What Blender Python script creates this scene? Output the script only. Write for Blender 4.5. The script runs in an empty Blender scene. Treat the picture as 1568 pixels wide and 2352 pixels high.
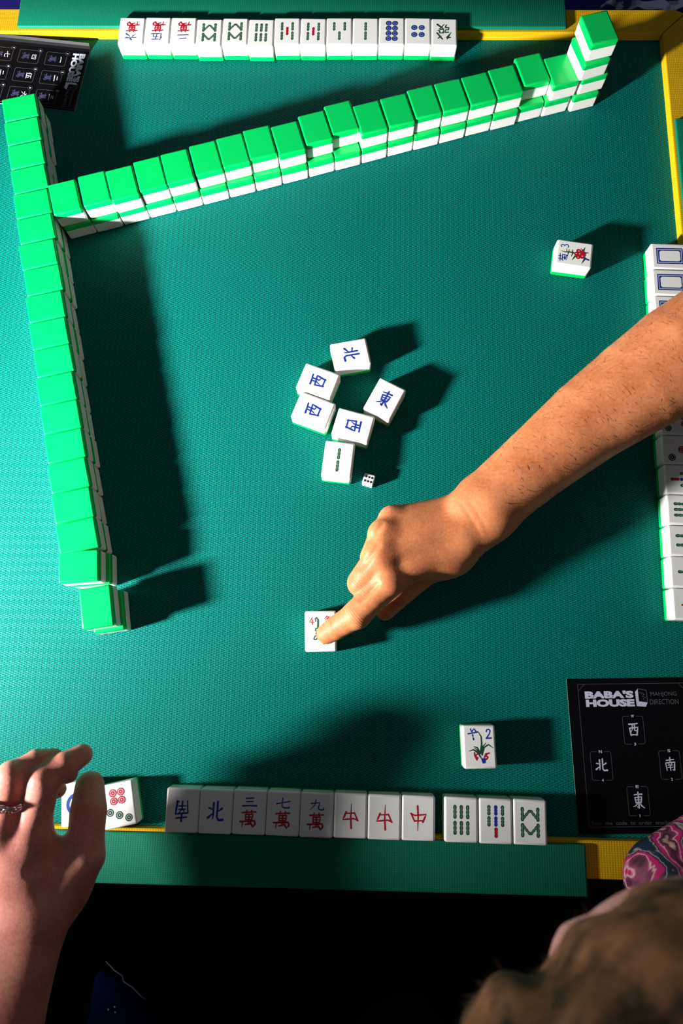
import bpy, bmesh, math, random
import numpy as np
from mathutils import Matrix, Vector

# ------------------------------------------------------------------ camera, world, light, exposure
S = bpy.context.scene
C = S.collection
MM = 0.001
TABLE_Z = 0.740                      # height of the playing field above the floor (m)
CAM_H, PITCH, ROLL, FOCAL = 690.39, 0.215187, 0.017803, 1620.0   # mm, rad, rad, px of 2352

def mpos(p):                         # millimetres above the playing field -> scene metres
    return Vector((p[0] * MM, p[1] * MM, p[2] * MM + TABLE_Z))

cam_d = bpy.data.cameras.new('camera')
cam_d.sensor_fit = 'VERTICAL'; cam_d.sensor_height = 36.0
cam_d.lens = FOCAL / 2352.0 * 36.0
cam_d.dof.use_dof = True; cam_d.dof.focus_distance = 0.715; cam_d.dof.aperture_fstop = 9.0
cam_d.clip_start = 0.02; cam_d.clip_end = 30
cam = bpy.data.objects.new('camera', cam_d); C.objects.link(cam)
cam.matrix_world = Matrix.Translation(mpos((0, 0, CAM_H))) @ Matrix.Rotation(ROLL, 4, 'Y') @ Matrix.Rotation(PITCH, 4, 'X')
S.camera = cam

S.view_settings.view_transform = 'Standard'
S.view_settings.look = 'None'
S.view_settings.gamma = 1.0
S.view_settings.use_curve_mapping = False
S.view_settings.exposure = 0.0

w = bpy.data.worlds.new('room_ambient'); S.world = w; w.use_nodes = True
w.node_tree.nodes['Background'].inputs[0].default_value = (0.80, 0.90, 1.0, 1)
w.node_tree.nodes['Background'].inputs[1].default_value = 0.09

# hard-edged flash head on a stand, left of the table and a little below its near edge, its reflector turned across the table
lamp_d = bpy.data.lights.new('flash_lamp', 'SPOT')
lamp_d.energy = 212.0
lamp_d.color = (1.0, 0.98, 0.95)
lamp_d.shadow_soft_size = 0.042
lamp_d.spot_size = math.radians(140)
lamp_d.spot_blend = 1.0
lamp = bpy.data.objects.new('flash_lamp', lamp_d); C.objects.link(lamp)
lamp.location = mpos((-850, -140, 355))
lamp.rotation_euler = (mpos((-340, 740, 0)) - lamp.location).to_track_quat('-Z', 'Y').to_euler()

# ------------------------------------------------------------------ materials
MATS = {}
def newmat(name):
    m = bpy.data.materials.new(name); m.use_nodes = True
    MATS[name] = m
    return m, m.node_tree, m.node_tree.nodes['Principled BSDF']

def pm(name, col, rough=0.5, metal=0.0, spec=0.5, sss=0.0, noise=None, bump=None, coat=0.0):
    m, nt, b = newmat(name)
    b.inputs['Base Color'].default_value = (*col, 1)
    b.inputs['Roughness'].default_value = rough
    b.inputs['Metallic'].default_value = metal
    b.inputs['Specular IOR Level'].default_value = spec
    if coat: b.inputs['Coat Weight'].default_value = coat
    if sss:
        b.inputs['Subsurface Weight'].default_value = sss
        b.inputs['Subsurface Radius'].default_value = (1.0, 0.6, 0.4)
        b.inputs['Subsurface Scale'].default_value = 0.003
    if noise or bump:
        tc = nt.nodes.new('ShaderNodeTexCoord')
    if noise:
        sc, amt = noise
        n = nt.nodes.new('ShaderNodeTexNoise'); n.inputs['Scale'].default_value = sc; n.inputs['Detail'].default_value = 4
        r = nt.nodes.new('ShaderNodeMapRange'); r.inputs['To Min'].default_value = 1 - amt; r.inputs['To Max'].default_value = 1 + amt
        mx = nt.nodes.new('ShaderNodeMix'); mx.data_type = 'RGBA'; mx.blend_type = 'MULTIPLY'; mx.inputs[0].default_value = 1
        mx.inputs[6].default_value = (*col, 1)
        nt.links.new(tc.outputs['Object'], n.inputs['Vector']); nt.links.new(n.outputs['Fac'], r.inputs['Value'])
        nt.links.new(r.outputs[0], mx.inputs[7]); nt.links.new(mx.outputs[2], b.inputs['Base Color'])
    if bump:
        sc, st, dist = bump
        n2 = nt.nodes.new('ShaderNodeTexNoise'); n2.inputs['Scale'].default_value = sc; n2.inputs['Detail'].default_value = 3
        bp = nt.nodes.new('ShaderNodeBump'); bp.inputs['Strength'].default_value = st; bp.inputs['Distance'].default_value = dist
        nt.links.new(tc.outputs['Object'], n2.inputs['Vector']); nt.links.new(n2.outputs['Fac'], bp.inputs['Height'])
        nt.links.new(bp.outputs[0], b.inputs['Normal'])
    return m

def math_node(nt, op, a, b=None, c=None):
    n = nt.nodes.new('ShaderNodeMath'); n.operation = op
    for i, v in enumerate((a, b, c)):
        if v is None: continue
        if isinstance(v, (int, float)): n.inputs[i].default_value = v
        else: nt.links.new(v, n.inputs[i])
    return n.outputs[0]

def herringbone(name, dark, light, band, pitch, lean, rough):
    """woven herringbone cloth: diagonal ribs whose slope flips from band to band (object space, metres)"""
    m, nt, b = newmat(name)
    tc = nt.nodes.new('ShaderNodeTexCoord'); sp = nt.nodes.new('ShaderNodeSeparateXYZ')
    nt.links.new(tc.outputs['Object'], sp.inputs[0])
    x, y = sp.outputs[0], sp.outputs[1]
    wob = nt.nodes.new('ShaderNodeTexNoise'); wob.inputs['Scale'].default_value = 14; wob.inputs['Detail'].default_value = 2
    nt.links.new(tc.outputs['Object'], wob.inputs['Vector'])
    y2 = math_node(nt, 'MULTIPLY_ADD', wob.outputs['Fac'], band * 1.2, y)
    tri = math_node(nt, 'PINGPONG', y2, band)
    ph = math_node(nt, 'MULTIPLY_ADD', tri, -lean, x)
    ph = math_node(nt, 'MULTIPLY', ph, 2 * math.pi / pitch)
    s = math_node(nt, 'SINE', ph)
    h = math_node(nt, 'MULTIPLY_ADD', s, 0.5, 0.5)
    # the fine cross threads that break each rib into stitches
    cr = math_node(nt, 'SINE', math_node(nt, 'MULTIPLY', x, 2 * math.pi / (pitch * 0.42)))
    h2 = math_node(nt, 'MULTIPLY_ADD', cr, 0.14, h)
    fine = nt.nodes.new('ShaderNodeTexNoise'); fine.inputs['Scale'].default_value = 900; fine.inputs['Detail'].default_value = 2
    nt.links.new(tc.outputs['Object'], fine.inputs['Vector'])
    ud = math_node(nt, 'PINGPONG', math_node(nt, 'ADD', y2, band * 0.5), band)            # which way the ribs lean here
    w_ = math_node(nt, 'GREATER_THAN', math_node(nt, 'SINE', math_node(nt, 'MULTIPLY', y2, math.pi / band)), 0.0)
    amp = math_node(nt, 'MULTIPLY_ADD', w_, 0.45, 0.55)  # low side light painted into the colour: ribs fainter in every other band
    hc = math_node(nt, 'MULTIPLY_ADD', math_node(nt, 'SUBTRACT', h2, 0.5), amp, 0.5)
    h3 = math_node(nt, 'MULTIPLY_ADD', fine.outputs['Fac'], 1.1, math_node(nt, 'SUBTRACT', hc, 0.55))
    rp = nt.nodes.new('ShaderNodeValToRGB')
    rp.color_ramp.elements[0].position = 0.05; rp.color_ramp.elements[0].color = (*dark, 1)
    rp.color_ramp.elements[1].position = 1.0; rp.color_ramp.elements[1].color = (*light, 1)
    nt.links.new(h3, rp.inputs[0]); nt.links.new(rp.outputs[0], b.inputs['Base Color'])
    bp = nt.nodes.new('ShaderNodeBump'); bp.inputs['Strength'].default_value = 0.45; bp.inputs['Distance'].default_value = 0.0005
    nt.links.new(h2, bp.inputs['Height']); nt.links.new(bp.outputs[0], b.inputs['Normal'])
    b.inputs['Roughness'].default_value = rough
    b.inputs['Specular IOR Level'].default_value = 0.10
    return m

def canvas(name, dark, light, pitch, rough=0.7):
    """plain square weave"""
    m, nt, b = newmat(name)
    tc = nt.nodes.new('ShaderNodeTexCoord'); sp = nt.nodes.new('ShaderNodeSeparateXYZ')
    nt.links.new(tc.outputs['Object'], sp.inputs[0])
    sx = math_node(nt, 'SINE', math_node(nt, 'MULTIPLY', sp.outputs[0], 2 * math.pi / pitch))
    sy = math_node(nt, 'SINE', math_node(nt, 'MULTIPLY', sp.outputs[1], 2 * math.pi / (pitch * 0.8)))
    p = math_node(nt, 'MULTIPLY_ADD', math_node(nt, 'MAXIMUM', sx, sy), 0.5, 0.5)
    fine = nt.nodes.new('ShaderNodeTexNoise'); fine.inputs['Scale'].default_value = 500; fine.inputs['Detail'].default_value = 2
    nt.links.new(tc.outputs['Object'], fine.inputs['Vector'])
    p2 = math_node(nt, 'MULTIPLY_ADD', fine.outputs['Fac'], 0.8, math_node(nt, 'SUBTRACT', p, 0.4))
    rp = nt.nodes.new('ShaderNodeValToRGB')
    rp.color_ramp.elements[0].color = (*dark, 1); rp.color_ramp.elements[1].color = (*light, 1)
    nt.links.new(p2, rp.inputs[0]); nt.links.new(rp.outputs[0], b.inputs['Base Color'])
    bp = nt.nodes.new('ShaderNodeBump'); bp.inputs['Strength'].default_value = 0.3; bp.inputs['Distance'].default_value = 0.0004
    nt.links.new(p, bp.inputs['Height']); nt.links.new(bp.outputs[0], b.inputs['Normal'])
    b.inputs['Roughness'].default_value = rough; b.inputs['Specular IOR Level'].default_value = 0.25
    return m

def skin(name, col, dark, creases=()):
    m, nt, b = newmat(name)
    tc = nt.nodes.new('ShaderNodeTexCoord')
    n1 = nt.nodes.new('ShaderNodeTexNoise'); n1.inputs['Scale'].default_value = 38; n1.inputs['Detail'].default_value = 5
    n2 = nt.nodes.new('ShaderNodeTexNoise'); n2.inputs['Scale'].default_value = 420; n2.inputs['Detail'].default_value = 4
    for n in (n1, n2): nt.links.new(tc.outputs['Object'], n.inputs['Vector'])
    f = math_node(nt, 'MULTIPLY_ADD', n2.outputs['Fac'], 0.55, math_node(nt, 'MULTIPLY_ADD', n1.outputs['Fac'], 0.9, -0.22))
    rp = nt.nodes.new('ShaderNodeValToRGB')
    rp.color_ramp.elements[0].position = 0.25; rp.color_ramp.elements[0].color = (*dark, 1)
    rp.color_ramp.elements[1].position = 0.75; rp.color_ramp.elements[1].color = (*col, 1)
    nt.links.new(f, rp.inputs[0]); nt.links.new(rp.outputs[0], b.inputs['Base Color'])
    vo = nt.nodes.new('ShaderNodeTexVoronoi'); vo.inputs['Scale'].default_value = 650
    nt.links.new(tc.outputs['Object'], vo.inputs['Vector'])
    bp = nt.nodes.new('ShaderNodeBump'); bp.inputs['Strength'].default_value = 0.10; bp.inputs['Distance'].default_value = 0.0004
    hh = math_node(nt, 'MULTIPLY_ADD', n2.outputs['Fac'], 0.6, vo.outputs['Distance'])
    for c_, ax_, rad, wl, amp in creases:           # folds of skin over a joint: ridges across the finger, fading away from it
        sb = nt.nodes.new('ShaderNodeVectorMath'); sb.operation = 'SUBTRACT'; sb.inputs[1].default_value = c_
        nt.links.new(tc.outputs['Object'], sb.inputs[0])
        dt = nt.nodes.new('ShaderNodeVectorMath'); dt.operation = 'DOT_PRODUCT'; dt.inputs[1].default_value = ax_
        nt.links.new(sb.outputs[0], dt.inputs[0])
        ln_ = nt.nodes.new('ShaderNodeVectorMath'); ln_.operation = 'LENGTH'; nt.links.new(sb.outputs[0], ln_.inputs[0])
        al = math_node(nt, 'ABSOLUTE', dt.outputs['Value'])
        mk = nt.nodes.new('ShaderNodeMapRange'); mk.inputs['From Min'].default_value = rad; mk.inputs['From Max'].default_value = rad * 0.2
        mk.clamp = True; nt.links.new(al, mk.inputs['Value'])
        near = math_node(nt, 'LESS_THAN', ln_.outputs['Value'], rad * 3.2)
        sv = math_node(nt, 'SINE', math_node(nt, 'MULTIPLY_ADD', n1.outputs['Fac'], 3.0, math_node(nt, 'MULTIPLY', dt.outputs['Value'], 2 * math.pi / wl)))
        hh = math_node(nt, 'MULTIPLY_ADD', math_node(nt, 'MULTIPLY', math_node(nt, 'MULTIPLY', sv, mk.outputs[0]), near), amp, hh)
    nt.links.new(hh, bp.inputs['Height']); nt.links.new(bp.outputs[0], b.inputs['Normal'])
    b.inputs['Roughness'].default_value = 0.52; b.inputs['Specular IOR Level'].default_value = 0.30
    b.inputs['Subsurface Weight'].default_value = 0.12
    b.inputs['Subsurface Radius'].default_value = (1.0, 0.35, 0.2); b.inputs['Subsurface Scale'].default_value = 0.004
    return m

herringbone('mat_weave', (0.000, 0.060, 0.053), (0.000, 0.228, 0.183), 0.0046, 0.0058, 3.0, 0.55)
canvas('yellow_canvas', (0.44, 0.235, 0.002), (0.72, 0.42, 0.003), 0.0024)
canvas('green_canvas', (0.000, 0.115, 0.064), (0.000, 0.190, 0.108), 0.0022)
pm('tile_white', (0.86, 0.85, 0.82), 0.28, sss=0.10)
pm('tile_green', (0.000, 0.56, 0.105), 0.24, sss=0.10)
pm('ink_blue', (0.006, 0.030, 0.30), 0.45)
pm('ink_red', (0.42, 0.004, 0.016), 0.45)
pm('ink_green', (0.010, 0.060, 0.022), 0.45)
pm('ink_pale_green', (0.10, 0.26, 0.14), 0.45)
pm('ink_pale', (0.52, 0.55, 0.60), 0.45)
pm('ink_black', (0.010, 0.012, 0.016), 0.45)
pm('ink_dark_teal', (0.012, 0.045, 0.055), 0.45)
pm('die_white', (0.80, 0.81, 0.84), 0.25)
pm('card_black', (0.0022, 0.0022, 0.0035), 0.45, spec=0.12, noise=(300, 0.3))
pm('card_edge', (0.30, 0.29, 0.27), 0.7)
pm('print_white', (0.62, 0.62, 0.78), 0.5)
pm('print_grey', (0.085, 0.085, 0.10), 0.5)
pm('print_violet', (0.055, 0.06, 0.14), 0.5)
pm('print_teal', (0.12, 0.26, 0.32), 0.5)
pm('table_black', (0.006, 0.006, 0.007), 0.6)
pm('table_metal', (0.10, 0.10, 0.11), 0.4, metal=1.0)
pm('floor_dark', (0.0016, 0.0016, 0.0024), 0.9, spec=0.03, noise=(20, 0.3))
pm('navy_vinyl', (0.006, 0.004, 0.105), 0.5, bump=(60, 0.2, 0.002))
pm('nail', (0.62, 0.36, 0.27), 0.28)
pm('silver', (0.55, 0.53, 0.58), 0.25, metal=1.0)
pm('denim', (0.0028, 0.012, 0.070), 0.9, spec=0.08, noise=(260, 0.5), bump=(700, 0.4, 0.0006))
pm('denim_thread', (0.16, 0.19, 0.24), 0.7)
pm('black_cloth', (0.0016, 0.0016, 0.0022), 0.95, spec=0.04, bump=(300, 0.3, 0.0008))
pm('eye_white', (0.7, 0.68, 0.65), 0.2)
pm('lip', (0.38, 0.12, 0.10), 0.4)
skin('skin_brown', (0.82, 0.33, 0.255), (0.52, 0.165, 0.12))
skin('skin_pink', (0.78, 0.36, 0.34), (0.56, 0.22, 0.21))

def hair_mat():
    m, nt, b = newmat('brown_hair')
    tc = nt.nodes.new('ShaderNodeTexCoord')
    n1 = nt.nodes.new('ShaderNodeTexNoise'); n1.inputs['Scale'].default_value = 55; n1.inputs['Detail'].default_value = 6
    nt.links.new(tc.outputs['Object'], n1.inputs['Vector'])
    rp = nt.nodes.new('ShaderNodeValToRGB')
    rp.color_ramp.elements[0].position = 0.36; rp.color_ramp.elements[0].color = (0.016, 0.007, 0.003, 1)
    rp.color_ramp.elements[1].position = 0.66; rp.color_ramp.elements[1].color = (0.27, 0.112, 0.050, 1)
    nt.links.new(n1.outputs['Fac'], rp.inputs[0]); nt.links.new(rp.outputs[0], b.inputs['Base Color'])
    b.inputs['Roughness'].default_value = 0.75; b.inputs['Specular IOR Level'].default_value = 0.2
hair_mat()

def tattoo_mat():
    """skin of the inked arm: swirling bands of navy, magenta, rose and bare skin"""
    m, nt, b = newmat('tattooed_skin')
    tc = nt.nodes.new('ShaderNodeTexCoord')
    n = nt.nodes.new('ShaderNodeTexNoise'); n.inputs['Scale'].default_value = 24; n.inputs['Detail'].default_value = 4
    n.inputs['Distortion'].default_value = 1.6
    nt.links.new(tc.outputs['Object'], n.inputs['Vector'])
    wv = nt.nodes.new('ShaderNodeTexWave'); wv.inputs['Scale'].default_value = 13.0; wv.inputs['Distortion'].default_value = 7.0
    wv.inputs['Detail'].default_value = 2; wv.inputs['Detail Scale'].default_value = 1.4
    nt.links.new(tc.outputs['Object'], wv.inputs['Vector'])
    f = math_node(nt, 'MULTIPLY_ADD', n.outputs['Fac'], 0.7, math_node(nt, 'MULTIPLY', wv.outputs['Fac'], 0.38))
    rp = nt.nodes.new('ShaderNodeValToRGB'); e = rp.color_ramp.elements
    e[0].position = 0.22; e[0].color = (0.45, 0.22, 0.18, 1)
    e[1].position = 0.95; e[1].color = (0.60, 0.34, 0.30, 1)
    for p, c in ((0.30, (0.012, 0.014, 0.022)), (0.44, (0.010, 0.026, 0.055)), (0.475, (0.36, 0.26, 0.24)), (0.50, (0.012, 0.022, 0.045)), (0.54, (0.10, 0.02, 0.07)),
                 (0.57, (0.42, 0.012, 0.12)), (0.66, (0.40, 0.012, 0.11)), (0.69, (0.58, 0.34, 0.36)), (0.72, (0.22, 0.03, 0.09)), (0.80, (0.025, 0.012, 0.02)), (0.86, (0.45, 0.27, 0.22))):
        q = e.new(p); q.color = (*c, 1)
    nt.links.new(f, rp.inputs[0]); nt.links.new(rp.outputs[0], b.inputs['Base Color'])
    b.inputs['Roughness'].default_value = 0.45
tattoo_mat()

def marble_mat():
    m, nt, b = newmat('marbled_cloth')
    tc = nt.nodes.new('ShaderNodeTexCoord')
    n = nt.nodes.new('ShaderNodeTexNoise'); n.inputs['Scale'].default_value = 22; n.inputs['Detail'].default_value = 5; n.inputs['Distortion'].default_value = 1.0
    nt.links.new(tc.outputs['Object'], n.inputs['Vector'])
    rp = nt.nodes.new('ShaderNodeValToRGB'); e = rp.color_ramp.elements
    e[0].position = 0.40; e[0].color = (0.01, 0.02, 0.07, 1); e[1].position = 0.56; e[1].color = (0.62, 0.60, 0.75, 1)
    nt.links.new(n.outputs['Fac'], rp.inputs[0]); nt.links.new(rp.outputs[0], b.inputs['Base Color'])
    b.inputs['Roughness'].default_value = 0.8
marble_mat()

# ------------------------------------------------------------------ object helpers
def tag(o, label=None, cat=None, group=None, kind=None):
    if label: o['label'] = label
    if cat: o['category'] = cat
    if group: o['group'] = group
    if kind: o['kind'] = kind
    return o

def empty(name, p, rz=0.0):
    o = bpy.data.objects.new(name, None); C.objects.link(o)
    o.empty_display_size = 0.02
    o.location = mpos(p); o.rotation_euler = (0, 0, rz)
    return o

def mesh_from(name, verts, faces, mats, midx=None, smooth=False):
    """verts in millimetres"""
    me = bpy.data.meshes.new(name)
    me.from_pydata([(v[0] * MM, v[1] * MM, v[2] * MM) for v in verts], [], [list(f) for f in faces])
    for m in mats: me.materials.append(MATS[m])
    if midx is not None: me.polygons.foreach_set('material_index', np.array(midx, dtype=np.int32))
    if smooth: me.polygons.foreach_set('use_smooth', np.ones(len(me.polygons), dtype=bool))
    me.update()
    return me

def link(name, me, parent=None, loc=(0, 0, 0), rot=(0, 0, 0)):
    o = bpy.data.objects.new(name, me); C.objects.link(o)
    o.parent = parent
    o.location = Vector(loc) * MM if parent else mpos(loc)
    o.rotation_euler = rot
    return o

def bm_mesh(name, bm, mats, smooth=False, scale=MM):
    bmesh.ops.scale(bm, vec=(scale,) * 3, verts=bm.verts)
    me = bpy.data.meshes.new(name); bm.to_mesh(me); bm.free()
    for m in mats: me.materials.append(MATS[m])
    if smooth: me.polygons.foreach_set('use_smooth', np.ones(len(me.polygons), dtype=bool))
    return me

def box_bm(x0, x1, y0, y1, z0, z1, bev=0.0, seg=2):
    bm = bmesh.new()
    bmesh.ops.create_cube(bm, size=1)
    bmesh.ops.transform(bm, matrix=Matrix.Translation(((x0 + x1) / 2, (y0 + y1) / 2, (z0 + z1) / 2)) @ Matrix.Diagonal((x1 - x0, y1 - y0, z1 - z0, 1)), verts=bm.verts)
    if bev: bmesh.ops.bevel(bm, geom=bm.edges[:], offset=bev, segments=seg, profile=0.5, affect='EDGES')
    return bm

def prism(name, poly, z0, z1, mats, bev=0.0):
    bm = bmesh.new()
    vs = [bm.verts.new((x, y, z0)) for x, y in poly]
    f = bm.faces.new(vs)
    r = bmesh.ops.extrude_face_region(bm, geom=[f])
    bmesh.ops.translate(bm, vec=(0, 0, z1 - z0), verts=[v for v in r['geom'] if isinstance(v, bmesh.types.BMVert)])
    bmesh.ops.recalc_face_normals(bm, faces=bm.faces)
    if bev:
        top = [e for e in bm.edges if all(abs(v.co.z - z1) < 1e-6 for v in e.verts)]
        bmesh.ops.bevel(bm, geom=top, offset=bev, segments=3, profile=0.5, affect='EDGES')
    return bm_mesh(name, bm, mats)

# ------------------------------------------------------------------ the setting: floor
bm = box_bm(-3000, 3000, -3000, 3000, -780, -740)
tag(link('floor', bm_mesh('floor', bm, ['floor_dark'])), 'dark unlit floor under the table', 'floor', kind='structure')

bm = box_bm(-3000, 3000, 2960, 3000, -740, 1900)
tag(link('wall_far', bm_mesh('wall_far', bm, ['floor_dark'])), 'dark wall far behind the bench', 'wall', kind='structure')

# ------------------------------------------------------------------ mahjong table
YAW = -0.021
XL, XR, YB, YT, RW, RH = -523.0, 342.0, -147.0, 718.0, 32.0, 10.5
cx, cy = (XL + XR) / 2, (YB + YT) / 2
def tl(x, y):                                          # table frame -> world mm
    return (x * math.cos(YAW) - y * math.sin(YAW), x * math.sin(YAW) + y * math.cos(YAW))
tcx, tcy = tl(cx, cy)
table = empty('mahjong_table', (tcx, tcy, -740), YAW)
tag(table, 'square mahjong table with green herringbone mat and yellow padded rim', 'table')
TZ = 740.0                                             # field height in the table's own frame
hx, hy = (XR - XL) / 2, (YT - YB) / 2
link('tabletop', bm_mesh('tabletop', box_bm(-hx - RW + 2, hx + RW - 2, -hy - RW + 2, hy + RW - 2, TZ - 26, TZ - 1.0, 3), ['table_black']), table)
link('playing_mat', bm_mesh('playing_mat', box_bm(-hx, hx, -hy, hy, TZ - 0.9, TZ), ['mat_weave']), table)
def rail_poly(R=20.0):
    """one mitred rim rail along +y with rounded outer corners, 0.5 mm open mitre seam"""
    g = 0.5
    pts = [(-hx + g, hy), (hx - g, hy)]
    ccx, ccy = hx + RW - R, hy + RW - R
    for i in range(5):
        a = math.radians(46.5 + 43.5 * i / 4)
        pts.append((ccx + R * math.cos(a), ccy + R * math.sin(a)))
    for i in range(5):
        a = math.radians(90 + 43.5 * i / 4)
        pts.append((-ccx + R * math.cos(a), ccy + R * math.sin(a)))
    return pts
rail_me = prism('rail', rail_poly(), TZ - 0.9, TZ + RH, ['yellow_canvas'], 1.2)
for k in range(4):
    o = link('rail', rail_me, table, (0, 0, 0), (0, 0, k * math.pi / 2))
# upholstered pads laid on each rail; (length offset along the rail)
def pad(k, off):
    L2 = 318.5
    bm = box_bm(-L2, L2, hy + 2.5, hy + 45.5, TZ + RH, TZ + RH + 4.5, 1.6, 3)
    ca = {0: (off, 0), 1: (0, off), 2: (off, 0), 3: (0, off)}[k]
    return link('rail_pad', bm_mesh('rail_pad', bm, ['green_canvas'], True), table, (ca[0], ca[1], 0), (0, 0, k * math.pi / 2))
pad(0, 3.0); pad(1, 0.0); pad(2, -21.0); pad(3, -4.0)
for sx in (-1, 1):
    for sy in (-1, 1):
        bm = box_bm(sx * (hx - 30) - 18, sx * (hx - 30) + 18, sy * (hy - 30) - 18, sy * (hy - 30) + 18, 0, TZ - 26, 3)
        link('leg', bm_mesh('leg', bm, ['table_metal']), table)
for k in range(4):
    bm = box_bm(-hx + 50, hx - 50, hy - 40, hy - 22, TZ - 90, TZ - 26, 1.5)
    link('apron', bm_mesh('apron', bm, ['table_black']), table, (0, 0, 0), (0, 0, k * math.pi / 2))

# ------------------------------------------------------------------ brush strokes and print
def ribbon(pts, out, cap=True):
    """pts: (x, y, width); appends one flat outline strip with rounded ends to out=(verts, faces)"""
    V, F = out
    n = len(pts)
    if n > 2:                                              # Catmull-Rom smoothing
        P = [np.array(p, float) for p in pts]
        q = []
        for i in range(n - 1):
            p0 = P[max(i - 1, 0)]; p1 = P[i]; p2 = P[i + 1]; p3 = P[min(i + 2, n - 1)]
            for t in (0, .33, .66):
                q.append(0.5 * (2 * p1 + (p2 - p0) * t * 0.8 + (2 * p0 - 5 * p1 + 4 * p2 - p3) * t * t * 0.8 + (3 * p1 - p0 - 3 * p2 + p3) * t ** 3 * 0.8
                         + 0.2 * 2 * (p2 - p1) * t) if False else p1 + (p2 - p1) * t)
        q.append(P[-1]); pts = [tuple(a) for a in q]; n = len(pts)
    b = len(V); zz = (b % 397) * 5e-5
    L, R = [], []
    for i in range(n):
        a = np.array(pts[max(i - 1, 0)][:2]); c = np.array(pts[min(i + 1, n - 1)][:2])
        d = c - a; d = d / (np.hypot(*d) + 1e-9); nn = np.array([-d[1], d[0]])
        p = np.array(pts[i][:2]); hw = pts[i][2] / 2
        L.append(p + nn * hw); R.append(p - nn * hw)
    for i in range(n):
        V.append((*L[i], zz)); V.append((*R[i], zz))
    for i in range(n - 1):
        F.append((b + 2 * i, b + 2 * i + 1, b + 2 * i + 3, b + 2 * i + 2))
    if cap:
        for idx in (0, n - 1):
            disc(pts[idx][0], pts[idx][1], pts[idx][2] / 2, out, 8)

def disc(x, y, r, out, n=16, ry=None):
    V, F = out; b = len(V); ry = ry or r; zz = (b % 397) * 5e-5
    for i in range(n):
        a = 2 * math.pi * i / n
        V.append((x + r * math.cos(a), y + ry * math.sin(a), zz))
    F.append(tuple(range(b, b + n)))

def poly(pts, out):
    V, F = out; b = len(V)
    V.extend((x, y, 0) for x, y in pts); F.append(tuple(range(b, b + len(pts))))

class Print:
    """flat print gathered by colour, layered so that later colours lie on earlier ones"""
    def __init__(self): self.layers = []
    def layer(self, mat):
        o = ([], []); self.layers.append((mat, o)); return o
    def build(self, name, z, step=0.03):
        V, F, mi, mats = [], [], [], []
        for k, (m, (v, f)) in enumerate(self.layers):
            b = len(V)
            V.extend((x, y, z + k * step + q) for x, y, q in v)
            F.extend(tuple(b + i for i in q) for q in f)
            if m not in mats: mats.append(m)
            mi.extend([mats.index(m)] * len(f))
        me = mesh_from(name, V, F, mats, mi)
        bm = bmesh.new(); bm.from_mesh(me)
        for f in bm.faces:
            if f.normal.z < 0: f.normal_flip()
        bm.to_mesh(me); bm.free()
        return me

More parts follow.
